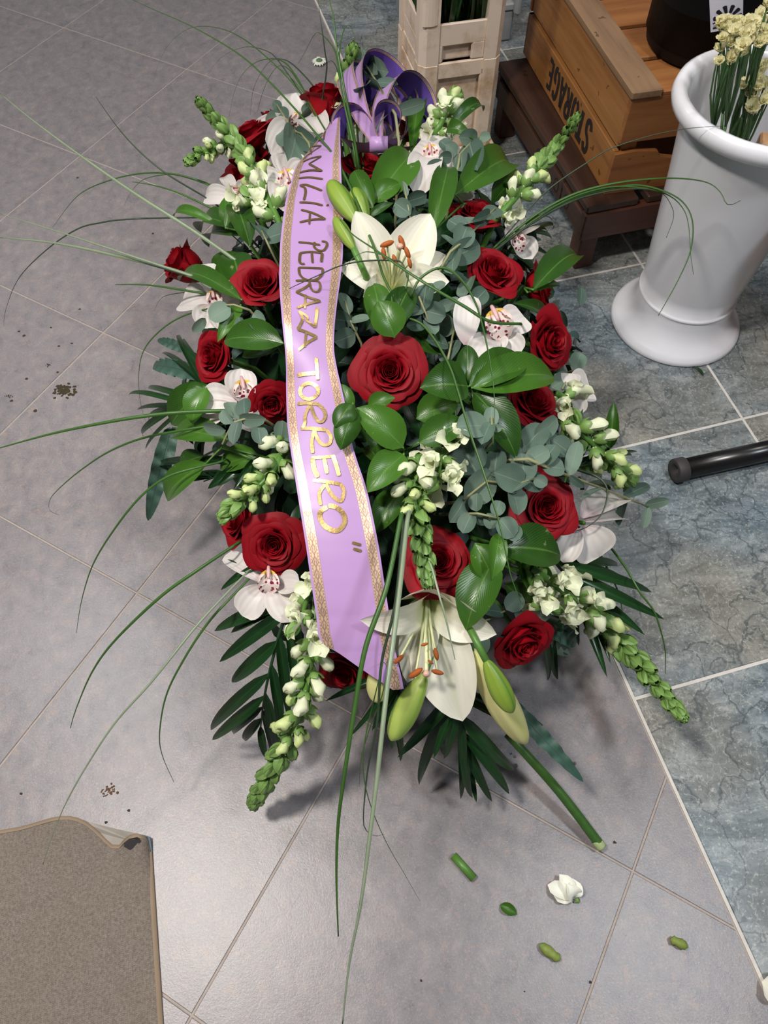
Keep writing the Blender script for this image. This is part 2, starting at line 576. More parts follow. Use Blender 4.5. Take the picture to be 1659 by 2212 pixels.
PROFILES = {'ruscus': (0.62, 0.80, 0.04), 'euc': (0.5, 0.5, 0.05), 'lance': (0.36, 0.72, 0.16), 'tepal': (0.66, 0.74, 0.22), 'wide': (0.50, 0.50, 0.25),
            'orchid': (0.62, 0.42, 0.12), 'strap': (0.25, 0.6, 0.3), 'sepal': (0.3, 0.7, 0.4)}


def prof(shape, t):
    p, q, b = PROFILES[shape]
    tm = p / (p + q)
    mx = tm ** p * (1 - tm) ** q
    return max(t ** p * (1 - t) ** q / mx, b * max(0.0, 1 - t * 2.2))


def blade(mb, base, tip, w, n, shape, lift=0.08, cup=0.15, curl=0.0, nu=2, nv=8, wave=0.0, wf=20.0, twist=0.0, mi=0, shift=V(0, 0, 0)):
    """a leaf, petal or leaflet from base to tip; n is the way its upper face looks"""
    d = tip - base
    L = np.linalg.norm(d) + 1e-9
    y = d / L
    n = n - y * (n @ y)
    n = unit(n) if np.linalg.norm(n) > 1e-6 else unit(np.cross(y, V(1, 0.3, 0.2)))
    x = np.cross(y, n)
    P = np.zeros((nv + 1, 2 * nu + 1, 3))
    U = np.zeros((nv + 1, 2 * nu + 1, 2))
    ph = random.random() * 6
    for j in range(nv + 1):
        t = j / nv
        c = base + d * t + n * L * (lift * 4 * t * (1 - t) - curl * t ** 3 * (1 if t < 1 else 1)) - shift
        hw = w / 2 * prof(shape, min(max(t, 1e-4), 1 - 1e-4))
        a = twist * t
        xx = x * math.cos(a) + n * math.sin(a)
        nn = n * math.cos(a) - x * math.sin(a)
        for i in range(-nu, nu + 1):
            u = i / nu
            P[j, i + nu] = c + xx * hw * u + nn * (cup * hw * u * u * 2 + wave * w * math.sin(t * wf + ph + u) * abs(u) * math.sin(PI * min(1, t + .1)))
            U[j, i + nu] = (u * 0.5 + 0.5, t)
    mb.grid(P, U, mi)
    return mb


def tube(mb, pts, radii, sides=6, mi=0, shift=V(0, 0, 0), caps=True, flat=1.0, side0=None):
    pts = np.array(pts, float) - shift
    n = len(pts)
    radii = np.interp(np.linspace(0, 1, n), np.linspace(0, 1, len(radii)), radii) if hasattr(radii, '__len__') else np.full(n, radii)
    vs, uvs, fs = [], [], []
    prev = None
    for k in range(n):
        t = unit(pts[min(k + 1, n - 1)] - pts[max(k - 1, 0)])
        if prev is None:
            a = V(0, 0, 1) if abs(t[2]) < 0.9 else V(1, 0, 0)
            prev = unit(np.cross(t, a)) if side0 is None else side0
        prev = unit(prev - t * (prev @ t))
        q = np.cross(t, prev)
        for s in range(sides):
            a = 2 * PI * s / sides
            vs.append(pts[k] + radii[k] * (prev * math.cos(a) + q * math.sin(a) * flat))
            uvs.append((s / sides, k / (n - 1)))
    for k in range(n - 1):
        for s in range(sides):
            s2 = (s + 1) % sides
            fs.append((k * sides + s, k * sides + s2, (k + 1) * sides + s2, (k + 1) * sides + s))
    if caps:
        fs.append(tuple(range(sides))[::-1])
        fs.append(tuple((n - 1) * sides + s for s in range(sides)))
    mb.add(vs, fs, uvs, mi)
    return mb


def lathe(mb, profile, seg=32, mi=0, cap=False, jitter=None):
    vs, uvs, fs = [], [], []
    for k, (r, z) in enumerate(profile):
        for s in range(seg):
            a = 2 * PI * s / seg
            vs.append((r * math.cos(a), r * math.sin(a), z))
            uvs.append((s / seg, k / (len(profile) - 1)))
    for k in range(len(profile) - 1):
        for s in range(seg):
            s2 = (s + 1) % seg
            fs.append((k * seg + s, k * seg + s2, (k + 1) * seg + s2, (k + 1) * seg + s))
    if cap:
        fs.append(tuple(range(seg))[::-1])
        fs.append(tuple((len(profile) - 1) * seg + s for s in range(seg)))
    mb.add(vs, fs, uvs, mi)
    return mb


def prism(mb, poly, z0, z1, bev=0.0, mi=0):
    """upright prism over a convex polygon with its top edge chamfered"""
    P = [V(p[0], p[1]) for p in poly]
    n = len(P)
    c = sum(P) / n
    rings = [(1.0, z0), (1.0, z1 - bev)]
    vs = [(p[0], p[1], z) for _, z in rings for p in P]
    if bev:
        vs += [tuple((p - unit(p - c) * bev * 1.3)) + (z1,) for p in P]
        rings.append(None)
    k = len(rings)
    fs = [(r * n + i, r * n + (i + 1) % n, (r + 1) * n + (i + 1) % n, (r + 1) * n + i) for r in range(k - 1) for i in range(n)]
    fs += [tuple((k - 1) * n + i for i in range(n)), tuple(range(n))[::-1]]
    mb.add(vs, fs, None, mi)
    return mb


def box(mb, lo, hi, bev=0.002, mi=0, M=None):
    """box with chamfered edges (24 vertices)"""
    lo, hi = V(*lo), V(*hi)
    b = min(bev, 0.45 * min(hi - lo))
    vs, idx = [], {}
    for sx in (0, 1):
        for sy in (0, 1):
            for sz in (0, 1):
                s = (sx, sy, sz)
                for ax in range(3):
                    p = V(*[(hi[k] if s[k] else lo[k]) if k == ax else (hi[k] - b if s[k] else lo[k] + b) for k in range(3)])
                    idx[(s, ax)] = len(vs)
                    vs.append(p)
    fs = []
    for ax in range(3):
        o1, o2 = (ax + 1) % 3, (ax + 2) % 3
        for s in (0, 1):
            q = []
            for a_, b_ in ((0, 0), (1, 0), (1, 1), (0, 1)):
                k = [0, 0, 0]
                k[ax], k[o1], k[o2] = s, a_, b_
                q.append(idx[(tuple(k), ax)])
            fs.append(tuple(q if s else q[::-1]))
        for a_ in (0, 1):
            for b_ in (0, 1):
                k0, k1 = [0, 0, 0], [0, 0, 0]
                k0[o1] = k1[o1] = a_
                k0[o2] = k1[o2] = b_
                k1[ax] = 1
                q = [idx[(tuple(k0), o1)], idx[(tuple(k1), o1)], idx[(tuple(k1), o2)], idx[(tuple(k0), o2)]]
                fs.append(tuple(q if a_ == b_ else q[::-1]))
    for s in [(a, b_, c_) for a in (0, 1) for b_ in (0, 1) for c_ in (0, 1)]:
        q = [idx[(s, 0)], idx[(s, 1)], idx[(s, 2)]]
        fs.append(tuple(q if sum(s) % 2 else q[::-1]))
    if M is not None:
        vs = [np.array(M @ Vector(p)) for p in vs]
    mb.add(vs, fs, None, mi)
    return mb


def strip(mb, pts, width, n, shift=V(0, 0, 0), mi=0):
    """flat stroke along pts lying on a surface with normal n (array or one vector)"""
    pts = np.array(pts, float)
    k = len(pts)
    vs, fs = [], []
    for i in range(k):
        t = unit(pts[min(i + 1, k - 1)] - pts[max(i - 1, 0)])
        nn = n[i] if np.ndim(n) == 2 else n
        s = unit(np.cross(nn, t))
        w = width[i] if hasattr(width, '__len__') else width
        vs += [pts[i] + s * w / 2 - shift, pts[i] - s * w / 2 - shift]
    for i in range(k - 1):
        fs.append((2 * i + 1, 2 * i + 3, 2 * i + 2, 2 * i))
    mb.add(vs, fs, None, mi)
    return mb
# ================================================================== SETTING: floor of grey and marble tiles
def clip(poly, p, nrm):
    out = []
    for i in range(len(poly)):
        a, b_ = poly[i], poly[(i + 1) % len(poly)]
        da, db = (a - p) @ nrm, (b_ - p) @ nrm
        if da >= 0:
            out.append(a)
        if da * db < 0:
            out.append(a + (b_ - a) * (da / (da - db)))
    return out


floor = link('floor', MB().add([(-4, -1.2, -.03), (4, -1.2, -.03), (4, 5, -.03), (-4, 5, -.03)], [(0, 1, 2, 3)]).mesh('floor', 'slab', False))
floor['kind'] = 'structure'
S0, S1 = V(-0.212, 2.558), V(0.513, -0.026)          # the seam between the two kinds of tile
SD = unit(S1 - S0)
SN = V(SD[1], -SD[0])                                # towards the grey side
if SN[0] > 0:
    SN = -SN
G0, EJ, EI = V(-1.2353, 4.8474) * TILE, V(.8732, -.4873) * TILE, V(-.4873, -.8732) * TILE


def grout(name, mat, side):
    poly = clip([V(-3, -1), V(3, -1), V(3, 4.6), V(-3, 4.6)], S0, SN * side)
    return link(name, prism(MB(), poly, -0.02, -0.0014).mesh(name, mat, False), floor)


g_grey = grout('grout', 'grout_grey', 1)
g_light = grout('grout', 'grout_light', -1)
for i in range(-6, 7):
    for j in range(-8, 9):
        q = [G0 + EI * (i + a) + EJ * (j + b_) for a, b_ in ((0, 0), (1, 0), (1, 1), (0, 1))]
        c = sum(q) / 4
        q = [p + unit(c - p) * 0.0018 for p in q]
        q = clip(q, S0 + SN * 0.003, SN)
        if len(q) < 3 or not any(-2.4 < p[0] < 1.8 and -0.5 < p[1] < 3.9 for p in q):
            continue
        cc = sum(q) / len(q)
        me = prism(MB(), [p - cc for p in q], -0.012, 0.0, 0.0012).mesh('grey_tile', 'grey_tile', False)
        o = link('tile', me, floor)
        o.location = (cc[0], cc[1], random.uniform(-0.0004, 0.0))
MU, MV = V(.963, .270), V(-.270, .963)
for i in range(-1, 6):
    for j in range(-3, 9):
        u0, v0 = 0.481 + 0.46 * i, 0.255 + 0.462 * j
        q = [MU * (u0 + a * 0.46) + MV * (v0 + b_ * 0.462) for a, b_ in ((0, 0), (1, 0), (1, 1), (0, 1))]
        c = sum(q) / 4
        q = [p + unit(c - p) * 0.0034 for p in q]
        q = clip(q, S0 - SN * 0.0045, -SN)
        if len(q) < 3 or not any(-0.8 < p[0] < 2.2 and -0.5 < p[1] < 3.9 for p in q):
            continue
        cc = sum(q) / len(q)
        me = prism(MB(), [p - cc for p in q], -0.012, 0.0, 0.0014).mesh('marble_tile', 'marble_tile', False)
        o = link('tile', me, floor)
        o.location = (cc[0], cc[1], random.uniform(-0.0003, 0.0))
tr = prism(MB(), clip([S0 - SD * 1 + SN * .001, S1 + SD * .4 + SN * .001, S1 + SD * .4 - SN * .0038, S0 - SD * 1 - SN * .0038], V(0, -1), V(0, 1)), -0.012, 0.0004, 0.0006)
o = link('trim_1', tr.mesh('trim', 'grout_light', False))
o['kind'] = 'structure'


# ================================================================== BACKGROUND
def rz(a):
    return Matrix.Rotation(a, 4, 'Z')


# ---- two beige flower containers, one standing in the other
ca = math.radians(13.5)
fx, fy = V(math.cos(ca), math.sin(ca), 0), V(-math.sin(ca), math.cos(ca), 0)
corner = V(0.078, 1.713, 0)
CWd, CDp = 0.192, 0.205


def container(loc, label, mat, z0, H, wide, openwin, foot):
    t = thing('flower_container', label, 'container', loc, 'beige plastic flower containers', ca)
    x0, x1, y0, y1 = -wide, CWd + wide, -wide, CDp + wide
    pw = 0.042
    for nm, sx, sy in (('corner_post', 0, 0), ('corner_post', 1, 0), ('corner_post', 0, 1), ('corner_post', 1, 1)):
        px0 = x0 if not sx else x1 - pw
        py0 = y0 if not sy else y1 - pw
        ch = 0.014
        poly = [V(px0, py0), V(px0 + pw, py0), V(px0 + pw, py0 + pw), V(px0, py0 + pw)]
        k = {(0, 0): 0, (1, 0): 1, (1, 1): 2, (0, 1): 3}[(sx, sy)]
        a, b_, c = poly[k - 1], poly[k], poly[(k + 1) % 4]
        poly[k:k + 1] = [b_ + unit(a - b_) * ch, b_ + unit(c - b_) * ch]
        m_ = prism(MB(), poly, foot, H, 0.002)
        if openwin and (sx, sy) == (0, 0):           # round-fronted finger column on the near post
            vs = [(px0 + 0.021 + 0.019 * math.cos(a_), py0 + 0.004 - 0.008 * math.sin(a_), zz) for zz in (0.085, H) for a_ in np.linspace(0, PI, 9)]
            m_.add(vs, [(i, i + 1, i + 10, i + 9) for i in range(8)] + [tuple(range(9))])
        link(nm, m_.mesh(nm, mat, False), t)
    e = 0.004
    rails = MB()
    lowz = 0.0
    for s in (0, 1):
        yy = (y0 + e, y0 + e + 0.008) if not s else (y1 - e - 0.008, y1 - e)
        xx = (x0 + e, x0 + e + 0.008) if not s else (x1 - e - 0.008, x1 - e)
        if openwin:
            box(rails, (x0 + pw - .002, yy[0], 0.036), (x1 - pw + .002, yy[1], 0.082), 0.002)
            box(rails, (xx[0], y0 + pw - .002, 0.036), (xx[1], y1 - pw + .002, 0.082), 0.002)
            box(rails, (x1 - pw - 0.03, yy[0], foot), (x1 - pw + .002, yy[1], 0.04), 0.004)
            box(rails, (x0 + pw - .002, yy[0], foot), (x0 + pw + 0.012, yy[1], 0.04), 0.004)
            box(rails, (xx[0], y0 + pw - .002, foot), (xx[1], y1 - pw + .002, 0.04), 0.004)
        else:
            box(rails, (x0 + pw - .002, yy[0], foot), (x1 - pw + .002, yy[1], foot + 0.02), 0.002)
            box(rails, (xx[0], y0 + pw - .002, foot), (xx[1], y1 - pw + .002, foot + 0.02), 0.002)
    link('lower_rail', rails.mesh('lower_rail', mat, False), t)
    top = MB()
    for s in (0, 1):
        yy = (y0 + e, y0 + e + 0.008) if not s else (y1 - e - 0.008, y1 - e)
        xx = (x0 + e, x0 + e + 0.008) if not s else (x1 - e - 0.008, x1 - e)
        box(top, (x0 + pw - .002, yy[0], H - 0.035), (x1 - pw + .002, yy[1], H), 0.002)
        box(top, (xx[0], y0 + pw - .002, H - 0.035), (xx[1], y1 - pw + .002, H), 0.002)
        if not openwin:                              # slanting stiffening ribs and rounded window corners
            for q in (0.035, 0.075):
                box(top, (xx[0] - .003 if not s else xx[1] - .002, y0 + pw, H - q - 0.012), (xx[0] + .002 if not s else xx[1] + .003, y1 - pw, H - q), 0.002)
            box(top, (x0 + pw - .004, yy[0], foot + .01), (x0 + pw + 0.006, yy[1], H - .02), 0.003)
            box(top, (x1 - pw - .006, yy[0], foot + .01), (x1 - pw + .004, yy[1], H - .02), 0.003)
    link('upper_rail', top.mesh('upper_rail', mat, False), t)
    inner = MB()
    g = 0.017
    for lo, hi in (((x0 + g, y0 + g, foot), (x1 - g, y0 + g + .004, H - .01)), ((x0 + g, y1 - g - .004, foot), (x1 - g, y1 - g, H - .01)),
                   ((x0 + g, y0 + g, foot), (x0 + g + .004, y1 - g, H - .01)), ((x1 - g - .004, y0 + g, foot), (x1 - g, y1 - g, H - .01)),
                   ((x0 + g, y0 + g, foot), (x1 - g, y1 - g, foot + .004))):
        if openwin:
            hi = (hi[0], hi[1], min(hi[2], foot + 0.05))
        box(inner, lo, hi, 0.001)
    link('inner_bucket', inner.mesh('inner_bucket', 'beige_plastic_stained' if not openwin else mat, False), t)
    if not openwin:
        rim = MB()
        wz = 0.010
        for k, (lo, hi) in enumerate((((x0 - wz, y0 - wz, 0), (x1 + wz, y0, 0.052)), ((x0 - wz, y1, 0), (x1 + wz, y1 + wz, 0.052)),
                                      ((x0 - wz, y0 - wz, 0), (x0, y1 + wz, 0.052)), ((x1, y0 - wz, 0), (x1 + wz, y1 + wz, 0.052)))):
            box(rim, lo, hi, 0.005)
        box(rim, (x0, y0, 0.03), (x1, y1, 0.034), 0.001)
        link('foot_rim', rim.mesh('foot_rim', mat, False), t)
    return t


container(corner, 'lower beige plastic flower container with brown stains standing on the marble floor', 'beige_plastic_stained', 0, 0.262, 0.0, False, 0.03)
container(corner + V(0, 0, 0.262), 'upper open-sided beige container of cut stems stacked on the stained one', 'beige_plastic', 0.262, 0.27, -0.001, True, 0.0)
cut = MB()
for k in range(70):
    p = corner + fx * random.uniform(.035, .16) + fy * random.uniform(.035, .17) + V(0, 0, 0.272)
    q = p + fx * random.uniform(-.05, .05) + fy * random.uniform(-.05, .05) + V(0, 0, random.uniform(.22, .34))
    c = corner + fx * .096 + fy * .10
    q[:2] = c[:2] + np.clip(q[:2] - c[:2], -.085, .085)
    if k % 3 == 0:
        tube(cut, [p, (p + q) / 2 + V(.004, 0, 0), q], .0035, 5, 0)
    else:
        blade(cut, p, q, random.uniform(.012, .028), facing(p, random.uniform(-1, 1), random.uniform(-1, 1), 50), 'strap', .12, .2, random.uniform(-.1, .2), 1, 5, mi=1)
o = link('cut_stems', cut.mesh('cut_stems', ['stem_dark', 'palm_green']))
tag(o, 'dark green leafy stems standing inside the upper beige container', 'foliage', kind='stuff')

# ---- dark wooden pallet with the storage crate on it
pa = math.radians(15.2)
pal = thing('wooden_pallet', 'low dark stained wooden pallet on stubby legs carrying the orange-brown crate', 'pallet', (0.428, 1.362, 0), None, pa)
PW, PD, PH = 0.64, 0.56, 0.158
for nm, lo, hi, mt in (
        ('side_board', (0.0, 0.02, 0.085), (0.022, PD, 0.137), 'pallet_wood_long'), ('side_board', (PW - .022, 0.02, 0.085), (PW, PD, 0.137), 'pallet_wood_long'),
        ('front_board', (-0.004, 0.0, 0.083), (PW + .004, 0.022, 0.150), 'pallet_wood_cross'), ('rear_board', (0, PD - .02, 0.085), (PW, PD, 0.150), 'pallet_wood_cross'),
        ('top_plank', (-0.002, 0.004, 0.150), (0.115, PD + .01, 0.168), 'pallet_wood_long'), ('top_plank', (0.135, 0.004, 0.150), (0.25, PD + .01, 0.168), 'pallet_wood_long'),
        ('top_plank', (0.27, 0.004, 0.150), (0.385, PD + .01, 0.168), 'pallet_wood_long'), ('top_plank', (0.405, 0.004, 0.150), (0.52, PD + .01, 0.168), 'pallet_wood_long'),
        ('leg', (0.004, 0.006, 0), (0.046, 0.05, 0.10), 'pallet_wood_cross'), ('leg', (PW - .046, 0.006, 0), (PW - .004, 0.05, 0.10), 'pallet_wood_cross'),
        ('leg', (0.004, PD - .05, 0), (0.046, PD - .006, 0.10), 'pallet_wood_cross'), ('leg', (PW - .046, PD - .05, 0), (PW - .004, PD - .006, 0.10), 'pallet_wood_cross')):
    link(nm, box(MB(), lo, hi, 0.003).mesh(nm, mt, False), pal)
ink = MB()
for yy, w_, h_ in ((0.10, .012, .03), (0.13, .0, .03), (0.16, .012, .03), (0.24, .012, .03), (0.27, .012, .03)):
    pts = [V(-0.0006, yy + w_ * math.cos(a), 0.111 + h_ / 2 * math.sin(a)) for a in np.linspace(0.3, 2 * PI, 12)]
    strip(ink, pts, 0.004, V(-1, 0, 0))
link('stamped_marks', ink.mesh('stamped_marks', 'faded_ink', False), pal)

cra = math.radians(12.6)
CZ = 0.1685
cr_loc = W(1305, 420, CZ)
crate = thing('storage_crate', 'orange-brown slatted wooden crate stencilled STORAGE upside down on its side', 'crate', cr_loc, None, cra)
CW_, CD_ = 0.42, 0.555
LP, UP_ = (0.0, 0.094), (0.101, 0.205)
for nm, lo, hi, mt in (
        ('side_plank', (0, 0.010, LP[0]), (0.012, CD_, LP[1]), 'crate_wood_long'), ('side_plank', (0.004, 0.010, UP_[0]), (0.016, CD_, UP_[1]), 'crate_wood_long'),
        ('side_plank', (CW_ - .012, 0.01, LP[0]), (CW_, CD_, LP[1]), 'crate_wood_long'), ('side_plank', (CW_ - .012, 0.01, UP_[0]), (CW_, CD_, UP_[1]), 'crate_wood_long'),
        ('end_plank', (0.002, 0.0, UP_[0] + .012), (CW_, 0.012, UP_[1]), 'crate_wood_cross'),
        ('end_plank', (0.0, CD_ - .012, LP[0]), (CW_, CD_, LP[1]), 'crate_wood_cross'), ('end_plank', (0.0, CD_ - .012, UP_[0]), (CW_, CD_, UP_[1]), 'crate_wood_cross'),
        ('bottom_board', (0.012, 0.012, 0.0), (CW_ - .012, CD_ - .012, 0.009), 'crate_wood_long'),
        ('corner_block', (0.016, 0.014, 0.002), (0.05, 0.034, UP_[1]), 'crate_wood_long'), ('corner_block', (CW_ - .05, 0.014, 0.002), (CW_ - .016, 0.034, UP_[1]), 'crate_wood_long')):
    link(nm, box(MB(), lo, hi, 0.0018).mesh(nm, mt, False), crate)
# front lower plank with the scooped hand hold
prf = [(0.0, LP[0]), (CW_, LP[0]), (CW_, 0.086), (CW_ - .09, 0.086)]
prf += [(CW_ / 2 + 0.115 * math.cos(a), 0.086 - 0.026 * math.sin(a) ** 0.7) for a in np.linspace(0.02, PI - .02, 18)]
prf += [(0.09, 0.086), (0.045, 0.092), (0.0, 0.090)]
fp = MB()
n_ = len(prf)
fp.add([(x, 0.0, z) for x, z in prf] + [(x, 0.012, z) for x, z in prf], [tuple(range(n_)), tuple(range(n_, 2 * n_))[::-1]] + [(i, (i + 1) % n_, n_ + (i + 1) % n_, n_ + i) for i in range(n_)])
link('end_plank', fp.mesh('end_plank', 'crate_wood_cross', False), crate)
for k in range(5):                                    # slats of the lid, lengthwise edge slat first
    if k == 0:
        link('lid_slat', box(MB(), (-0.002, -0.004, UP_[1]), (0.060, CD_ + .004, UP_[1] + .016), 0.0025).mesh('lid_slat', 'crate_wood_grey', False), crate)
    else:
        y0 = 0.0 + (k - 1) * 0.118
        link('lid_slat', box(MB(), (0.062, y0, UP_[1] - .002), (CW_, y0 + 0.104, UP_[1] + .008), 0.002).mesh('lid_slat', 'crate_wood_cross', False), crate)
GL = {'S': ([[(.85, .78), (.7, .95), (.35, .97), (.2, .75), (.45, .53), (.75, .4), (.8, .15), (.6, .03), (.3, .04), (.15, .22)]], .22),
      'T': ([[(.05, .93), (.95, .93)], [(.5, .86), (.5, .02)]], .26), 'O': ([[(.42, .97), (.2, .85), (.15, .5), (.2, .15), (.42, .03)], [(.58, .03), (.8, .15), (.85, .5), (.8, .85), (.58, .97)]], .22),
      'R': ([[(.22, .02), (.22, .98)], [(.38, .93), (.72, .9), (.8, .72), (.7, .55), (.4, .5)], [(.55, .45), (.72, .2), (.85, .02)]], .22),
      'A': ([[(.1, .02), (.42, .97)], [(.52, .97), (.85, .02)], [(.35, .3), (.62, .3)]], .2),
      'G': ([[(.8, .8), (.6, .95), (.38, .95), (.18, .75), (.16, .3), (.36, .05)], [(.5, .04), (.78, .1), (.8, .42), (.55, .44)]], .22),
      'E': ([[(.22, .02), (.22, .98)], [(.36, .94), (.82, .94)], [(.36, .5), (.7, .5)], [(.36, .06), (.84, .06)]], .2)}
sten = MB()
LW, LH = 0.036, 0.066
for k, ch in enumerate('STORAGE'):
    for st in GL[ch][0]:
        pts = smooth_path([(a, b_, 0) for a, b_ in st], max(2, 3 * len(st))) if len(st) > 2 else np.array([(a, b_, 0) for a, b_ in st])
        q = [V(-0.0007, 0.115 + k * (LW + .004) + a * LW, 0.08 - b_ * LH) for a, b_, _ in pts]
        strip(sten, q, GL[ch][1] * 1.55 * LW, V(-1, 0, 0))
link('stencil_lettering', sten.mesh('stencil_lettering', 'stencil_ink', False), crate)

# ---- black bucket with a sun emblem sticker standing on the crate
bz = CZ + UP_[1] + .0085
bc = W(1512, 98, bz)
bk = thing('black_bucket', 'black plastic bucket with white sun emblem sticker standing on the crate lid', 'bucket', bc)
prf = [(0.0, 0.001), (0.098, 0.001), (0.108, 0.010), (0.112, 0.03), (0.120, 0.24), (0.124, 0.25), (0.124, 0.262), (0.116, 0.262), (0.114, 0.03), (0.0, 0.025)]
link('bucket_body', lathe(MB(), prf, 48).mesh('bucket_body', 'black_plastic'), bk)
sc_ = W(1573, 30, bz + 0.10) - bc
sang = math.atan2(-bc[1], -bc[0]) + 0.30
SR = 0.1175


def onb(a, z, lift=0.0006):                            # metres round and up on the bucket wall
    t = sang + a / SR
    rr = 0.112 + (z - 0.03) * (0.008 / 0.21) + lift
    return V(rr * math.cos(t), rr * math.sin(t), z)


def on_wall(px, py):                                   # where a point of the photo lies on the bucket wall
    o, d = C0 - bc, ray(px, py)
    A, B, Cc = d[0] ** 2 + d[1] ** 2, o[0] * d[0] + o[1] * d[1], o[0] ** 2 + o[1] ** 2 - 0.1145 ** 2
    q = o + d * ((-B - math.sqrt(max(0, B * B - A * Cc))) / A)
    t = (math.atan2(q[1], q[0]) - sang + PI) % (2 * PI) - PI
    return V(t * SR, q[2])


SO, S_R, S_U = on_wall(1535, 70), on_wall(1604, 52), on_wall(1533, 5)
ex_, ey_ = S_R - SO, S_U - SO
st_w, st_h = np.linalg.norm(ex_), 0.11
ex_, ey_ = unit(ex_), unit(ey_)


def ons(x, y, lift=0.0006):                            # on the sticker, from its lower left corner
    q = SO + ex_ * x + ey_ * y
    return onb(q[0], q[1], lift)


P = np.array([[ons(st_w * i / 10, st_h * j / 4) for i in range(11)] for j in range(5)])
stk = link('sticker', MB().grid(P).mesh('sticker', 'sticker_white'), bk)
em = MB()
ec = on_wall(1574, 36) - SO
ec = (ec @ ex_, ec @ ey_)
ES = st_w / 0.062


def eb(x, y):
    return ons(ec[0] + x * ES, ec[1] + y * ES, 0.0011)


for k, a in enumerate((168, 134, 100, 66, 34, 2, -30)):
    a0, a1 = math.radians(a - 12), math.radians(a + 12)
    r0, r1 = 0.0125, 0.0265
    pts = [eb(r0 * math.cos(a0), r0 * math.sin(a0)), eb(r1 * math.cos(a0 + .05), r1 * math.sin(a0 + .05)), eb(r1 * 1.05 * math.cos((a0 + a1) / 2), r1 * 1.05 * math.sin((a0 + a1) / 2)),
           eb(r1 * math.cos(a1 - .05), r1 * math.sin(a1 - .05)), eb(r0 * math.cos(a1), r0 * math.sin(a1))]
    em.add(pts, [(0, 1, 2, 3, 4)])
arc = [(-.028, -.004), (-.015, -.001)] + [(.0092 * math.cos(a), .0092 * math.sin(a)) for a in np.linspace(2.6, -.7, 14)]
pp = [eb(*q) for q in arc]
strip(em, pp, 0.0022, np.array([unit(V(p[0], p[1], 0)) for p in pp]))
pp = [eb(*q) for q in ((-.028, -.0135), (-.012, -.012), (.004, -.0115))]
strip(em, pp, 0.003, np.array([unit(V(p[0], p[1], 0)) for p in pp]))
link('sun_emblem', em.mesh('sun_emblem', 'print_black', False), stk)
TG = {'A': [[(0, 0), (.5, 1), (1, 0)], [(.2, .4), (.8, .4)]], 'N': [[(0, 0), (0, 1), (1, 0), (1, 1)]], 'E': [[(1, 1), (0, 1), (0, 0), (1, 0)], [(0, .5), (.8, .5)]],
      'P': [[(0, 0), (0, 1), (.9, .95), (.9, .5), (0, .45)]], 'L': [[(0, 1), (0, 0), (1, 0)]], 'O': [[(.5, 0), (0, .5), (.5, 1), (1, .5), (.5, 0)]]}
etx = MB()
for k, ch in enumerate('ANNEAPLON'):
    for st in TG[ch]:
        pp = [eb(.0085 - k * .0040 - a * .0028, -.0052 - b_ * .0044 - k * .0003) + V(0, 0, 0) for a, b_ in st]
        strip(etx, pp, .0008, np.array([unit(V(p[0], p[1], 0)) for p in pp]))
link('emblem_lettering', etx.mesh('emblem_lettering', 'print_black', False), stk)

# ---- white florist vase with statice
VC = V(0.628, 1.212, 0)
vs_ = thing('floor_vase', 'tall glossy white vase with a flared foot and rolled rim on marble', 'vase', VC)
prf = [(0.0, 0.0), (0.134, 0.0), (0.1365, 0.004), (0.134, 0.012), (0.126, 0.020), (0.114, 0.031), (0.105, 0.046), (0.1, 0.064), (0.0985, 0.085)]
link('vase_foot', lathe(MB(), prf, 56).mesh('vase_foot', 'white_plastic'), vs_)
prf = [(0.0985, 0.085), (0.1005, 0.088), (0.0985, 0.092), (0.095, 0.094), (0.099, 0.13), (0.118, 0.34), (0.131, 0.455), (0.134, 0.466)]
link('vase_body', lathe(MB(), prf, 56).mesh('vase_body', 'white_plastic'), vs_)
prf = [(0.134, 0.462), (0.146, 0.464), (0.155, 0.472), (0.158, 0.483), (0.155, 0.494), (0.147, 0.499), (0.138, 0.496), (0.131, 0.486), (0.128, 0.46), (0.115, 0.34), (0.093, 0.10), (0.0, 0.10)]
link('vase_rim', lathe(MB(), prf, 56).mesh('vase_rim', 'white_plastic'), vs_)

bm_ = MB()                                             # one statice blossom: a ruffled cup
for k in range(9):
    a = k * 2 * PI / 9
    dr = V(math.cos(a), math.sin(a), 0)
    blade(bm_, dr * .1, dr * random.uniform(.8, 1.15) + V(0, 0, random.uniform(.35, .9)), .85, V(0, 0, 1) - dr * .6, 'orchid', -.1, .3, -.15, 2, 5, .22, 14)
for k in range(7):
    a = k * 2 * PI / 7 + .4
    dr = V(math.cos(a), math.sin(a), 0)
    blade(bm_, dr * .05, dr * random.uniform(.25, .6) + V(0, 0, random.uniform(.8, 1.1)), .55, V(0, 0, 1) - dr, 'orchid', 0, .3, 0, 1, 4, .25, 12)
blossom_me = bm_.mesh('blossom', 'statice_cream')
cm_ = MB()
lathe(cm_, [(0.02, -.7), (.22, -.35), (.34, 0.05), (.30, .22)], 6)
calyx_me = cm_.mesh('blossom_calyx', 'statice_green')
BL = [(1572, 44), (1579, 59), (1585, 71), (1556, 47), (1560, 85), (1577, 92), (1556, 108), (1554, 133), (1566, 66), (1592, 60), (1605, 96), (1608, 75), (1605, 108), (1615, 50), (1600, 64),
      (1633, 50), (1646, 42), (1629, 75), (1646, 75), (1654, 59), (1641, 92), (1625, 62), (1638, 62), (1652, 88), (1662, 72), (1644, 156), (1653, 142), (1633, 168), (1615, 182), (1606, 186), (1640, 190), (1653, 182), (1630, 196),
      (1622, 224), (1625, 239), (1651, 220), (1662, 214), (1580, 126), (1590, 118), (1660, 10), (1668, 18), (1590, 50), (1618, 86)]
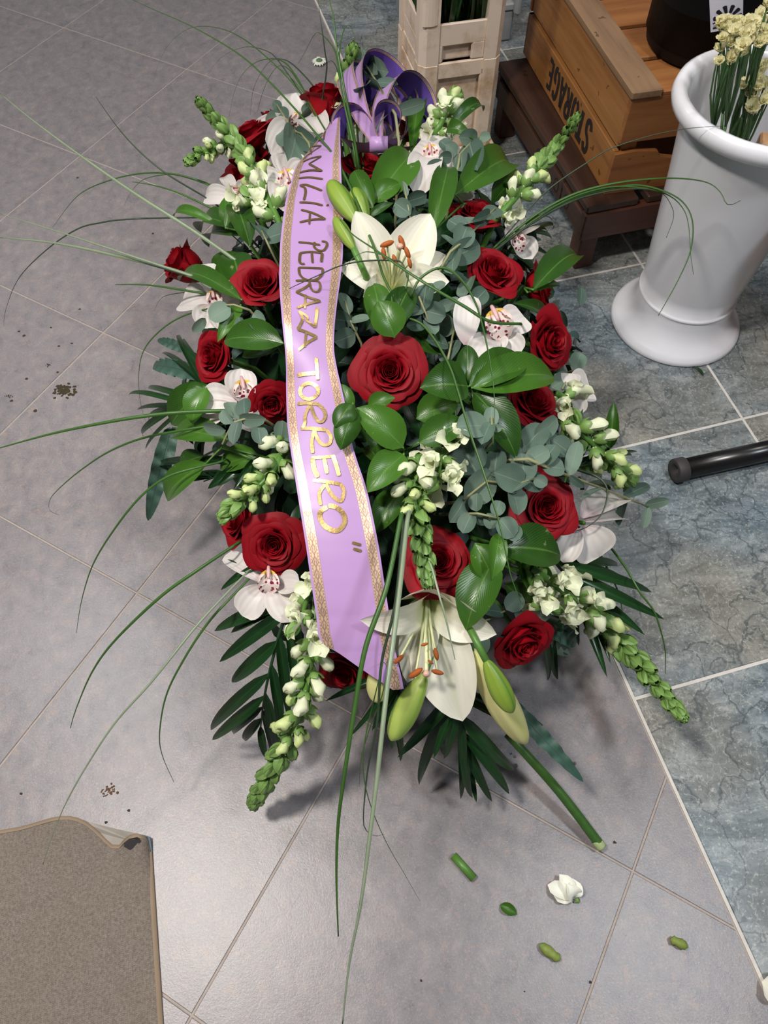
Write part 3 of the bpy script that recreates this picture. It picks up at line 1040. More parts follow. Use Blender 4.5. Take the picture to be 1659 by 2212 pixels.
groups = [BL[0:4] + [BL[8], BL[9], BL[41]], BL[4:8] + BL[37:39], BL[10:15] + [BL[42]], BL[15:18] + BL[21:23], BL[18:21] + BL[23:25], BL[25:29] + [BL[29]], BL[30:33], BL[33:37], BL[39:41]]
slab_ = ['topmost at the left over the sticker', 'low at the left inside the vase rim', 'second clump from the left', 'broad clump above the middle of the vase', 'clump at the frame edge beside the broad one',
         'small loose clump in the middle of the vase mouth', 'pale clump low at the right edge', 'lowest clump near the front rim', 'single head high at the frame corner']
for k, gpts in enumerate(groups):
    zt = 0.56 + 0.03 * (k % 3) if k not in (5, 6, 7) else 0.50
    gpts = gpts + [(x + random.uniform(-9, 9), y + random.uniform(-8, 8)) for x, y in gpts if x > 1565] 
    hp = [W(x, y, zt + random.uniform(-.016, .012)) for x, y in gpts]
    root = VC + V(random.uniform(-.03, .03), random.uniform(-.03, .03), 0.115)
    t = thing('statice_stem', 'cream statice stem, ' + slab_[k], 'flower', root, 'cream statice in the white vase')
    node = sum(hp) / len(hp)
    node = node + (root - node) * 0.28
    sm = MB()
    a = VC + (node - VC) * V(.8, .8, 1)
    tube(sm, smooth_path([root, (root * .5 + node * .5) + V(0, 0, .0), node], 8), [.004, .0025], 6, 0, root)
    for p in hp:
        tube(sm, smooth_path([node, (node + p) / 2 + V(random.uniform(-.008, .008), 0, -.005), p - V(0, 0, .006)], 5), [.0022, .0012], 5, 0, root)
    for q in range(2):
        b0 = root + (node - root) * random.uniform(.6, .85)
        blade(sm, b0, b0 + V(random.uniform(-.02, .02), random.uniform(-.02, .02), .07), .008, tocam(b0), 'lance', .1, .1, 0, 1, 5, shift=root)
    link('stem', sm.mesh('stem', 'statice_green'), t)
    for p in hp:
        z = unit(unit(p - node) + tocam(p) * .8 + V(random.uniform(-.3, .3), random.uniform(-.3, .3), .3))
        x, y, z = axes_from_z(z, random.uniform(0, 6))
        s = random.uniform(.0085, .012)
        bo = link('blossom', blossom_me, t, frame(p - root, x, y, z, s))
        link('blossom_calyx', calyx_me, bo)

# ---- black tube lying on the marble, grey plastic box, bench plank at the edge
TP0, TP1 = V(0.552, 0.805, 0.0235), V(0.95, 0.905, 0.0235)
tb = thing('metal_tube', 'black round metal tube with a grey rubber end cap lying on the marble', 'tube', (TP0[0], TP0[1], 0))
td = unit(TP1 - TP0)
link('tube_body', tube(MB(), [TP0 + td * .01, TP1], .0195, 28, 0, V(TP0[0], TP0[1], 0)).mesh('tube_body', 'black_metal'), tb)
x, y, z = axes_from_z(-td)
cp = lathe(MB(), [(0.0, -.004), (.006, -.004), (.0075, .003), (.0115, .004), (.013, .008), (.022, .0095), (.0232, .007), (.0235, -.010), (.0225, -.012), (.0195, -.012)], 32)
link('end_cap', cp.mesh('end_cap', 'rubber_grey'), tb, frame(V(0, 0, .0235) - td * 0.002, x, y, z))
link('cap_screw', lathe(MB(), [(0, .0), (.003, -.0005), (.0045, -.003)], 10).mesh('cap_screw', 'grey_plastic'), tb, frame(V(0, 0, .0235) - td * .003, x, y, z))

gb = W(1095, 96, 0)
gx = thing('plastic_box', 'grey white plastic box with a stepped rim behind the beige containers', 'box', (gb[0] - .07, gb[1], 0), None, math.radians(13))
link('box_body', box(MB(), (-.2, 0, 0), (.085, .25, .085), .006).mesh('box_body', 'grey_plastic', False), gx)
link('box_ledge', box(MB(), (-.2, -.006, .085), (.088, .25, .105), .004).mesh('box_ledge', 'grey_plastic', False), gx)
link('box_lid', box(MB(), (-.2, .012, .108), (.07, .25, .22), .004).mesh('box_lid', 'grey_plastic', False), gx)
link('box_catch', box(MB(), (.078, -.022, .075), (.100, .012, .150), .008).mesh('box_catch', 'grey_plastic', False), gx)

bp = W(1644, 308, 0.42)
bn = thing('wooden_bench', 'pale wooden bench whose plank corner juts in at the right edge before the vase', 'bench', (bp[0], bp[1], 0), None, math.radians(-14))
link('seat_plank', box(MB(), (0, 0, .385), (.7, .035, .42), .003).mesh('seat_plank', 'bench_wood', False), bn)
link('seat_plank', box(MB(), (.08, -.16, .385), (.7, -.01, .42), .003).mesh('seat_plank', 'bench_wood', False), bn)
for lx in (.30, .62):
    link('leg', box(MB(), (lx, -.15, 0), (lx + .04, .03, .385), .003).mesh('leg', 'bench_wood', False), bn)

# ---- doormat with a curled corner
A0, A1, A2 = V(-.343, .168), V(-.292, -.058), V(-.565, .176)
mat = thing('doormat', 'worn taupe woven doormat with its corner curling up on the grey tiles', 'mat', (-.343, .165, 0))
sh = V(-.343, .165, 0)
edge_px = [(-420, 1880, .004), (-200, 1838, .004), (0, 1797, .006), (40, 1790, .009), (80, 1779, .014), (115, 1769, .020), (150, 1766, .022), (180, 1775, .018), (205, 1793, .011), (228, 1816, .006), (243, 1829, .005), (257, 1829, .006),
           (268, 1817, .014), (282, 1806, .023), (299, 1804, .026), (312, 1808, .020), (321, 1822, .008), (324, 1840, .005)]
edge = np.array([W(*e) for e in edge_px])
edge = smooth_path(edge, 44)
rdir = unit(V(A1[0] - A0[0], A1[1] - A0[1], 0))
rows = []
for j in range(26):
    s = 0.36 * (j / 25) ** 1.5
    k = math.exp(-(s / 0.022) ** 1.6)
    row = []
    for i, p in enumerate(edge):
        base = edge[0] + (edge[-1] - edge[0]) * (np.linalg.norm(edge[i][:2] - edge[0][:2]) / np.linalg.norm(edge[-1][:2] - edge[0][:2]))
        base = V(base[0], base[1], .004)
        f = max(k, math.exp(-s / .03) * (1 if i < 28 else .6))
        q = base + (p - base) * f + rdir * s
        q[2] = max(q[2], .0042)
        row.append(q - sh)
    rows.append(row)
R_ = np.array(rows)
mm = MB().grid(R_)
nb = R_.copy()
nb[:, :, 2] = np.maximum(nb[:, :, 2] - .0038, 0.0002)
mm.grid(nb[:, ::-1])
link('mat_top', mm.mesh('mat_top', 'mat_fabric'), mat)
be = MB()
fr = R_[0]
be.grid(np.array([nb[0] + V(0, .001, 0), fr + V(0, .0022, .0006), fr + V(0.0, -.003, .0008)]))
rt = R_[:, -1]
be.grid(np.array([rt + V(-.004, 0, .0007), rt + V(.0022, 0, .0005), nb[:, -1] + V(.0024, 0, 0)]))
link('bound_edge', be.mesh('bound_edge', 'mat_edge'), mat)
fl = MB()
q = [W(150, 1766, .016), W(200, 1778, .012), (W(262, 1793, .010)), W(322, 1806, .006), W(327, 1830, .003), W(300, 1822, .002), W(243, 1830, .002), W(205, 1796, .006)]
fl.add([p - sh for p in q], [tuple(range(8))[::-1]])
link('folded_backing', fl.mesh('folded_backing', 'mat_backing', False), mat)
q = [W(308, 1803, .012), W(324, 1808, .010), W(330, 1850, .001), W(322, 1836, .003)]
link('blue_backing', MB().add([p - sh for p in q], [(0, 1, 2, 3)]).mesh('blue_backing', 'mat_blue', False), mat)
# dark sheet painting in the shade of the hollow inside the roll
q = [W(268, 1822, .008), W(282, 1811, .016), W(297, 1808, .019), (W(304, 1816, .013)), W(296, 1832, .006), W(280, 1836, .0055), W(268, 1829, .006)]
link('roll_shade', MB().add([p - sh + tocam(p) * .012 for p in q], [tuple(range(7))]).mesh('roll_shade', 'rubber_grey', False), mat)
# ================================================================== THE FLOWER ARRANGEMENT
HUB = V(0.0, 0.88, 0.10)


def hub_for(p):                                        # where the stem of a flower at p enters the foam
    return V(HUB[0] + np.clip(p[0] - HUB[0], -.2, .2) * .35, HUB[1] + np.clip(p[1] - HUB[1], -.5, .5) * .55, 0.10)


tray = thing('foam_tray', 'dark green floral foam in a tray hidden under the flowers', 'tray', (0, .9, 0))
link('tray', box(MB(), (-.17, -.36, 0), (.17, .36, .04), .01).mesh('tray', 'black_plastic', False), tray)
link('foam_block', box(MB(), (-.15, -.34, .03), (.15, .34, .17), .012).mesh('foam_block', 'foam_green', False), tray)

# leafy packing between the stems
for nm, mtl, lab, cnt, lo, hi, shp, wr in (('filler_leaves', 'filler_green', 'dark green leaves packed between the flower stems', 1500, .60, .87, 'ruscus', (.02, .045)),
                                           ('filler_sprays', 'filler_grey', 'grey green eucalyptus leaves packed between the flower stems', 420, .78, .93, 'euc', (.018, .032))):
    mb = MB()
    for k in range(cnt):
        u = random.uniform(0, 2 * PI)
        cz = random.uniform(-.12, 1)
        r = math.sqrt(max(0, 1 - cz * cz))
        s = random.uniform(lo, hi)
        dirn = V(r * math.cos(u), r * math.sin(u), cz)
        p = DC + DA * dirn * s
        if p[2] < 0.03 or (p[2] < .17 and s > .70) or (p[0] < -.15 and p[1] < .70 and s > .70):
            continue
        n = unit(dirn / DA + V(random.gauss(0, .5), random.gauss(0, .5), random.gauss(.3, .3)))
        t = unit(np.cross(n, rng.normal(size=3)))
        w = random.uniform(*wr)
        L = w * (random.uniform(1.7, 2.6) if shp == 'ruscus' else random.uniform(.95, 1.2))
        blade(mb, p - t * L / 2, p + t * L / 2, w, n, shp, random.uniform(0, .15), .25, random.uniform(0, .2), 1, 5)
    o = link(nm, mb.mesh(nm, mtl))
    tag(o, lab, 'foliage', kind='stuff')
core = MB()  # added opaque body, so the gaps between the leaves stay dark
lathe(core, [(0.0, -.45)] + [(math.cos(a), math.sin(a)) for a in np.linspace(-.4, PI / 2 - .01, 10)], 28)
o = link('filler_core', core.mesh('filler_core', 'foam_green'), None, Matrix.Translation(DC) @ Matrix.Diagonal((DA[0] * .68, DA[1] * .68, DA[2] * .68, 1)))
tag(o, 'added dark green core filling the arrangement behind the leaves', 'filler', kind='stuff')

# ---------------------------------------------------------------- roses
def rose_set(kind, seed):
    rnd = random.Random(seed)
    n, R1, H0, H1, H2, fmax = {'open': (36, .74, .84, .92, .56, .42), 'mid': (28, .70, 1.10, 1.16, .92, .38), 'bud': (18, .60, 1.50, 1.50, 1.30, .34)}[kind]
    out = []
    a0 = rnd.uniform(0, 6)
    for k in range(n):
        s = k / (n - 1)
        mb = MB()
        a0 += 2.399 + rnd.uniform(-.3, .3)
        Rt = .035 + (R1 - .035) * s ** .95
        H = (H0 + (H1 - H0) * s / .4 if s < .4 else H1 + (H2 - H1) * ((s - .4) / .6) ** 1.2) + rnd.uniform(-.03, .03)
        Wd = 1.65 + (.98 - 1.65) * s ** .5
        fs = (-.30 + (.30 + fmax) * min(1, s / .9) ** 1.1) * (rnd.uniform(.85, 1.15) if s < .6 else rnd.uniform(.55, 1.7))
        roll = .05 + .10 * s
        nu, nv = 7, 10
        P = np.zeros((nv + 1, 2 * nu + 1, 3))
        U = np.zeros((nv + 1, 2 * nu + 1, 2))
        w1, w2, w3 = rnd.uniform(0, 6), rnd.uniform(0, 6), rnd.uniform(-.25, .25)
        point = rnd.uniform(.0, .22) * max(0, s - .35)
        for j in range(nv + 1):
            v = (j / nv) ** .85
            for i in range(-nu, nu + 1):
                u = i / nu
                au = abs(u)
                top = 1 - .22 * au ** 3.2 + point * max(0, 1 - abs(u - w3) * 2.2) + .014 * math.sin(5 * u + w1)
                vv = v * top
                wid = math.sin(min(1, .22 + vv * 1.3) * PI / 2)
                a = a0 + u * Wd * wid
                r = Rt * (.22 + .78 * math.sin(min(1, vv / .58) * PI / 2))
                k_ = max(0, (vv - .50) / .50)
                r *= 1 + fs * k_ ** 1.6
                r *= 1 + .10 * u * (1 - .5 * s)
                lipk = max(0, (v - .80) / .20)
                r += roll * lipk ** 2 * (.5 + .5 * s) * (1 + .6 * math.sin(4 * u + w3 * 9) * s)
                z = H * vv - roll * .45 * lipk ** 3 - max(0, fs) * .30 * k_ ** 3
                er = max(0, au - .6) / .4 * max(0, vv - .40)
                r += er * (.04 + .16 * s * s)
                r += .016 * math.sin(6 * u + w2) * k_ * (.3 + s)
                P[j, i + nu] = (r * math.cos(a), r * math.sin(a), z)
                U[j, i + nu] = (u * .5 + .5, v)
        mb.grid(P, U)
        out.append(mb.mesh('petal', 'rose_red'))
    H0, H1 = H1, H1
    cal = MB()
    lathe(cal, [(.02, -.30), (.10, -.26), (.15, -.14), (.14, .0)], 10)
    for k in range(5):
        a = k * 2 * PI / 5
        dr = V(math.cos(a), math.sin(a), 0)
        blade(cal, dr * .10 + V(0, 0, -.06), dr * .62 + V(0, 0, .12 if kind != 'bud' else .34), .26, V(0, 0, -1) + dr * .4, 'lance', -.12, -.2, .10, 1, 6)
    return out, cal.mesh('calyx', 'stem_green'), (H0 + H1) / 2


ROSE = {k: [rose_set(k, s) for s in sd] for k, sd in (('open', (11, 12)), ('mid', (21, 22, 23)), ('bud', (31, 32)))}


def rose(px, py, w, dx, dy, tilt, kind, off, label):
    p = D(px, py, off)
    z = facing(p, dx, dy, tilt)
    R = w / 2 * scale_at(p) * {'open': .84, 'mid': .93, 'bud': 1.10}[kind]
    petals, cal, H = random.choice(ROSE[kind])
    base = p - z * R * H * (.78 - .30 * math.sin(math.radians(tilt)))
    t = thing('red_rose', label, 'rose', base, 'red roses of the arrangement')
    x, y, z = axes_from_z(z, random.uniform(0, 6))
    M = frame(V(0, 0, 0), x, y, z, R)
    for me in petals:
        link('petal', me, t, M)
    link('calyx', cal, t, M)
    h = hub_for(p)
    st = tube(MB(), smooth_path([base - z * R * .22, base - z * .05, h], 7), [.0038, .0045], 6, 0, base)
    link('stem', st.mesh('stem', 'stem_green'), t)


ROSES = [
    (843, 803, 170, 0, -1, 6, 'open', .025, 'big fully open red rose facing straight up in the centre beside the ribbon'),
    (700, 226, 100, -.1, -1, 92, 'bud', .055, 'closed dark red rose standing highest at the back left of the bow'),
    (545, 296, 112, -.5, -1, 82, 'mid', .025, 'red rose at the upper left edge just right of the green snapdragon tip'),
    (590, 270, 66, .3, -1, 86, 'bud', -.02, 'red rose half hidden behind the round eucalyptus leaves at upper left'),
    (545, 378, 120, -.6, -1, 78, 'bud', .0, 'red rose behind the snapdragon stem at upper left, left of the ribbon'),
    (884, 284, 78, .5, -1, 84, 'mid', -.01, 'shaded dark red rose tucked behind the lower right of the bow'),
    (792, 368, 118, .2, -1, 64, 'mid', -.01, 'bright red rose below the bow behind two glossy green leaves'),
    (1028, 470, 112, .2, -1, 60, 'mid', .0, 'red rose partly covered by grey eucalyptus, right of the upper lily'),
    (1066, 590, 128, .45, -.6, 46, 'mid', .02, 'half open red rose on the right, one step above the tall white orchid petal'),
    (1160, 622, 108, 1, -.3, 84, 'mid', .0, 'dark red rose at the right edge below a broad green leaf'),
    (1184, 738, 132, .95, -.15, 50, 'mid', .02, 'red rose at the right edge directly beside the spotted orchid'),
    (1152, 872, 132, .5, -.6, 44, 'mid', -.005, 'red rose under the wide two-lobed green leaf on the right'),
    (1182, 1096, 154, .5, -.3, 24, 'open', .015, 'open red rose at lower right in front of a white orchid'),
    (948, 1214, 164, .3, -.3, 18, 'open', .01, 'open red rose behind the hanging snapdragon tip, above the lower lily'),
    (1128, 1384, 138, .5, .75, 52, 'mid', .015, 'deep red rose at the lower right just right of the lower lily'),
    (745, 1448, 118, -.3, .8, 46, 'mid', -.02, 'red rose peeping out under the cut end of the ribbon'),
    (590, 1180, 146, -.1, .2, 14, 'open', .02, 'open red rose at lower left touching the ribbon edge'),
    (516, 1126, 112, -1, -.1, 58, 'mid', -.005, 'frilly red rose at the left edge behind the lower left open rose'),
    (588, 876, 108, .1, .5, 26, 'open', .01, 'red rose against the left edge of the ribbon, midway down'),
    (464, 772, 116, -.8, -.2, 50, 'mid', .02, 'red rose at the left edge above the sharp palm leaflets'),
    (562, 612, 122, -.1, -.45, 34, 'mid', .025, 'tall red rose left of the ribbon crossed by a silvery grass blade'),
    (404, 578, 108, -.8, -.5, 88, 'bud', .01, 'outermost red rose on the left side, lying on its side')]
for r in ROSES:
    rose(*r)

# ---------------------------------------------------------------- lilies
anther = MB()
tube(anther, smooth_path([V(-.5, 0, -.06), V(-.25, 0, .03), V(.25, 0, .03), V(.5, 0, -.06)], 8), [.07, .19, .21, .19, .07], 8)
anther_me = anther.mesh('anther', 'anther_orange')


def lily(throat, off, nrm, tepals, stamens, pistil, label):
    c = D(*throat, off)
    n = facing(c, *nrm)
    deep = c - n * 0.055
    t = thing('white_lily', label, 'lily', deep, 'white lilies')
    for k, (tx_, ty_, w, to, lift, curl) in enumerate(tepals):
        tip = D(tx_, ty_, to)
        mb = MB()
        blade(mb, deep + unit(tip - deep) * .004, tip, w * scale_at(tip), n + tocam(c) * .5, 'tepal', lift, .22, curl, 4, 16, .018, 11, shift=deep)
        link('tepal', mb.mesh('tepal', 'lily_white'), t)
    for (sx, sy, ang, L) in stamens:
        e = D(sx, sy, off + .030)
        mb = MB()
        tube(mb, smooth_path([deep, deep * .5 + e * .5 + n * .012, e], 8), [.0022, .0014], 6, 0, deep)
        f = link('filament', mb.mesh('filament', 'filament_cream'), t)
        dr = math.cos(ang) * RT - math.sin(ang) * UP
        z = tocam(e)
        dr = unit(dr - z * (dr @ z))
        link('anther', anther_me, f, frame(e - deep + z * .002, dr, np.cross(z, dr), z, L * scale_at(e)))
    e = D(*pistil, off + .034)
    mb = MB()
    tube(mb, smooth_path([deep, deep * .5 + e * .5 + n * .008, e], 8), [.0034, .0026], 7, 0, deep)
    f = link('pistil', mb.mesh('pistil', 'filament_cream'), t)
    x, y, z = axes_from_z(unit(e - deep))
    link('stigma', lathe(MB(), [(0, .004), (.003, .0037), (.0045, .002), (.004, -.001), (.0026, -.004)], 9).mesh('stigma', 'stigma_pink'), f, frame(e - deep, x, y, z))
    h = hub_for(c)
    link('stem', tube(MB(), smooth_path([deep, deep - n * .05, h], 6), [.006, .005], 7, 0, deep).mesh('stem', 'stem_green'), t)


lily((848, 588), .045, (.05, -1, 28), [
    (786, 640, 66, .045, .10, .02), (846, 640, 64, .035, .06, .03), (736, 574, 66, .035, .16, .10), (968, 606, 82, .035, .14, .06),
    (962, 546, 62, .035, .20, .12), (768, 456, 88, .07, .06, .0), (930, 462, 104, .065, .07, -.02)],
    [(836, 527, -.35, 30), (868, 524, 1.25, 30), (829, 548, 1.45, 26), (880, 546, 1.2, 26), (885, 568, 1.35, 22), (853, 562, 1.25, 24)], (864, 533),
    'upper white lily, wide open with orange anthers, right of the ribbon')
lily((922, 1345), .03, (.0, .55, 40), [
    (880, 1475, 84, .02, .08, .0), (930, 1280, 132, .05, -.02, .10), (786, 1344, 84, .085, .14, .05), (1070, 1372, 96, .055, .12, .04),
    (846, 1420, 70, .0, .05, .05), (1000, 1556, 134, .035, .10, -.03)],
    [(917, 1392, -.3, 16), (942, 1413, 1.35, 26), (898, 1454, -.6, 34), (945, 1452, .25, 26), (862, 1424, -.75, 26), (930, 1430, .6, 14)], (921, 1455),
    'lower white lily, trumpet open towards the viewer with drooping orange anthers')


def lily_bud(base, tip, w, o0, o1, mt, label, lobes=True):
    a, b_ = D(*base, o0), D(*tip, o1)
    L = np.linalg.norm(b_ - a)
    R = w / 2 * scale_at((a + b_) / 2)
    t = thing('lily_bud', label, 'lily bud', a, 'lily buds')
    seg = 24
    prf = [(.22, 0), (.5, .08), (.82, .28), (1.0, .52), (.94, .70), (.66, .88), (.30, .97), (.05, 1.0)]
    prf = [(r, h) for r, h, _ in smooth_path([(r, h, 0) for r, h in prf], 18)]
    P = np.array([[V(R * r * (1 + .16 * abs(math.cos(1.5 * a_)) ** .5 - .11) * math.cos(a_), R * r * (1 + .16 * abs(math.cos(1.5 * a_)) ** .5 - .11) * math.sin(a_), L * h)
                   for a_ in np.linspace(0, 2 * PI, seg + 1)] for r, h in prf])
    x, y, z = axes_from_z(b_ - a, .5)
    link('bud', MB().grid(P).mesh('bud', mt), t, frame(V(0, 0, 0), x, y, z))
    h = hub_for(a)
    link('stem', tube(MB(), smooth_path([a + z * .004, a - z * .03, (a + h) / 2 + V(0, 0, .02), h], 8), [.0045, .0055], 7, 0, a).mesh('stem', 'stem_green'), t)


lily_bud((770, 480), (711, 391), 44, .05, .065, 'bud_dark', 'closed green lily bud overlapping the ribbon beside the upper lily')
lily_bud((766, 540), (722, 469), 30, .05, .065, 'bud_dark', 'small slim green lily bud at the ribbon edge below the larger one')
lily_bud((792, 482), (764, 406), 40, .03, .05, 'bud_dark', 'green lily bud standing directly behind the upper lily petals')
lily_bud((918, 1456), (845, 1600), 56, .025, .035, 'bud_green', 'plump pale green lily bud pointing down left under the lower lily')
lily_bud((1018, 1405), (1136, 1606), 66, .03, .055, 'bud_yellow', 'long creamy yellow lily bud pointing down right under the lower lily')
lily_bud((1050, 1426), (1107, 1540), 48, .065, .088, 'bud_dark', 'short green lily bud lying on the long yellow bud')
lily_bud((822, 1425), (814, 1518), 50, .005, .01, 'bud_yellow', 'blunt yellow lily bud showing below the cut ribbon end')

# ---------------------------------------------------------------- orchids
def orchid(centre, off, tepals, lip, label):
    """tepals: base px, tip px, width px, tip offset, lift, curl; lip: px, direction, length px"""
    c = D(*centre, off)
    t = thing('white_orchid', label, 'orchid', c, 'white orchids')
    for (bx, by, tx_, ty_, w, to, lift, curl) in tepals:
        a, b_ = D(bx, by, off - .006), D(tx_, ty_, to)
        mb = MB()
        blade(mb, a, b_, 1.15 * w * scale_at(b_), tocam(c) + UP * .3, 'orchid', lift, .16, curl, 4, 12, .008, 7, shift=c)
        link('tepal', mb.mesh('tepal', 'orchid_white'), t)
    if lip:
        lx, ly, dx, dy, L = lip
        a = D(lx, ly, off + .012)
        s = L * 1.25 * scale_at(a)
        dr = unit(dx * RT - dy * UP)
        z = unit(tocam(a) + UP * .2)
        mb = MB()
        blade(mb, a - dr * s * .5, a + dr * s * .5, s * .85, z, 'wide', .18, .30, .35, 4, 12, .06, 14, shift=c)
        for sd in (-1, 1):
            sx_ = np.cross(dr, z) * sd
            blade(mb, a - dr * s * .4 + sx_ * s * .12, a + dr * s * .15 + sx_ * s * .42 + z * s * .3, s * .45, -sx_ + z * .4, 'wide', .1, .2, 0, 2, 8, .06, 10, shift=c)
        link('lip', mb.mesh('lip', 'orchid_lip'), t)
        mb = MB()
        tube(mb, smooth_path([a - dr * s * .62, a - dr * s * .35 + z * s * .3, a - dr * s * .05 + z * s * .42], 7), [s * .06, s * .08, s * .05], 8, 0, c)
        link('column', mb.mesh('column', 'orchid_column'), t)
    link('stem', tube(MB(), smooth_path([c - tocam(c) * .008, c - tocam(c) * .04, hub_for(c)], 6), .003, 6, 0, c).mesh('stem', 'stem_green'), t)


ORCH = [
    ((650, 268), .02, [(645, 262, 640, 200, 80, .02, .06, .0), (640, 270, 545, 284, 42, .02, .15, .0), (640, 275, 588, 325, 64, .03, .1, .05), (655, 270, 700, 292, 62, .03, .1, .0), (655, 262, 716, 222, 46, .035, .1, .05)],
     (642, 262, -.2, 1, 28), 'white orchid behind the round eucalyptus leaves at upper left'),
    ((622, 392), .025, [(622, 388, 622, 335, 62, .03, .05, .0), (616, 392, 560, 386, 40, .03, .1, .0), (612, 398, 612, 448, 60, .04, .1, .05), (626, 390, 662, 356, 50, .03, .1, 0)],
     (622, 392, .3, 1, 40), 'white orchid with a speckled lip touching the upper left edge of the ribbon'),
    ((512, 428), .015, [(512, 425, 484, 382, 26, .02, .12, .0), (510, 430, 440, 424, 40, .0, .1, .05), (512, 434, 500, 460, 44, .01, .1, .0), (518, 430, 545, 470, 50, .02, .1, .05), (516, 424, 540, 400, 40, .01, 0, 0)],
     (505, 415, -.8, .3, 24), 'white orchid with a pinkish lip at the upper left edge below the snapdragon'),
    ((930, 350), .02, [(925, 345, 905, 410, 66, .03, .15, .1), (930, 342, 945, 285, 54, .03, .08, .0), (926, 340, 896, 318, 40, .02, .1, .0), (940, 350, 1000, 345, 56, .02, .1, .05), (938, 356, 1020, 432, 54, .01, .08, .0)],
     (930, 335, .1, 1, 34), 'white orchid behind the glossy leaves at upper right near the beige container'),
    ((462, 655), .025, [(460, 648, 446, 570, 40, .03, .08, .0), (456, 655, 394, 650, 60, .03, .08, .0), (456, 660, 440, 708, 56, .02, .1, .05), (468, 660, 480, 715, 46, .02, .1, .0), (470, 652, 540, 626, 50, .015, .1, .0)],
     (463, 648, .2, 1, 32), 'white orchid at the left edge under the red rose lying on its side'),
    ((520, 872), .02, [(520, 866, 520, 796, 60, .03, .08, .0), (512, 868, 436, 866, 62, .03, .1, .0), (510, 878, 408, 918, 56, .02, .1, .0), (524, 876, 540, 930, 50, .02, .1, .05)],
     (528, 848, .2, 1, 44), 'white orchid on the left between two red roses with a wine speckled lip'),
    ((1072, 722), .03, [(1005, 745, 1014, 636, 52, .055, .12, .05), (1080, 718, 1132, 684, 66, .035, .1, .0), (1066, 728, 1022, 780, 58, .035, .1, .05), (1078, 728, 1120, 770, 60, .03, .08, .0), (1070, 724, 1068, 760, 50, .03, .1, .1)],
     (1078, 702, .4, 1, 56), 'large white orchid with a purple speckled lip right of centre'),
    ((1122, 512), .0, [(1122, 506, 1108, 470, 40, .0, .08, .0), (1124, 508, 1148, 484, 40, .0, .1, .0), (1118, 512, 1092, 516, 38, .0, .1, .0), (1124, 518, 1150, 560, 44, .0, .1, .0)],
     (1120, 524, .5, 1, 30), 'small white orchid with a dark frilled lip behind the roses at upper right'),
    ((1225, 848), .0, [(1222, 845, 1274, 838, 70, .01, .1, .0), (1220, 850, 1250, 900, 52, .0, .1, .0), (1222, 842, 1226, 806, 50, .0, .1, .0)],
     None, 'white orchid at the right edge under the red roses, tip pointing right'),
    ((1262, 1130), .015, [(1256, 1118, 1334, 1072, 70, .02, .1, .0), (1262, 1126, 1338, 1118, 56, .01, .1, .0), (1255, 1138, 1296, 1204, 84, .03, .1, .05), (1248, 1140, 1216, 1215, 50, .0, .1, .0)],
     None, 'white orchid with broad blank petals on the far right of the open rose'),
    ((582, 1268), .01, [(575, 1266, 522, 1330, 62, .025, .1, .03), (592, 1264, 640, 1342, 78, .02, .1, .03), (570, 1258, 486, 1200, 36, .0, .1, .0), (600, 1262, 648, 1262, 50, .01, .1, 0)],
     (580, 1258, .0, 1, 44), 'white orchid hanging below the open rose at lower left'),
]
for o_ in ORCH:
    orchid(*o_)

# ---------------------------------------------------------------- snapdragons
bud = MB()
P = np.array([[V(r * math.cos(a) * (1 + .12 * math.cos(2 * a) * h), r * math.sin(a), h + .10 * math.cos(a) * h * h) for a in np.linspace(0, 2 * PI, 9)]
              for r, h, _ in smooth_path([(.10, 0, 0), (.20, .25, 0), (.21, .55, 0), (.27, .80, 0), (.19, .97, 0), (.02, 1.0, 0)], 8)])
bud.grid(P)
bud_me = bud.mesh('bud', 'snapdragon_ivory')
bud2_me = bud.mesh('bud', 'snapdragon_lime')
cal = MB()
for k in range(5):
    a = k * 2 * PI / 5 + .3
    dr = V(math.cos(a), math.sin(a), 0)
    blade(cal, dr * .10, dr * .34 + V(0, 0, .52), .36, dr, 'ruscus', .16, -.30, .0, 1, 5)
cal_me = cal.mesh('calyx', 'snapdragon_green')
brc = MB()
for k in range(4):
    a = k * PI / 2
    dr = V(math.cos(a), math.sin(a), 0)
    blade(brc, dr * .04, dr * .14 + V(0, 0, 1.0), .72, dr, 'ruscus', .24, -.4, .0, 1, 6)
brc_me = brc.mesh('bract', 'snapdragon_green')
flo = MB()
tube(flo, [V(0, 0, 0), V(0, 0, .3), V(0, 0, .62)], [.10, .15, .19], 8, caps=False)
for a, L, w, z1 in ((1.1, .62, .62, .95), (2.05, .62, .62, .95), (-.6, .55, .55, .55), (-1.57, .55, .55, .46), (-2.5, .55, .55, .55)):
    dr = V(math.cos(a), math.sin(a), 0)
    blade(flo, dr * .16 + V(0, 0, .48), dr * L * .72 + V(0, 0, z1), w * .74, V(0, 0, 1) - dr * .5, 'orchid', .08, .2, .15, 2, 6, .08, 9)
flo.grid(np.array([[V(.2 * math.cos(a) * s, -.18 + .16 * math.sin(a) * s, .74 - .2 * s) for a in np.linspace(0, 2 * PI, 8)] for s in (.05, .6, 1.0)]))
flo_me = flo.mesh('floret', 'snapdragon_ivory')


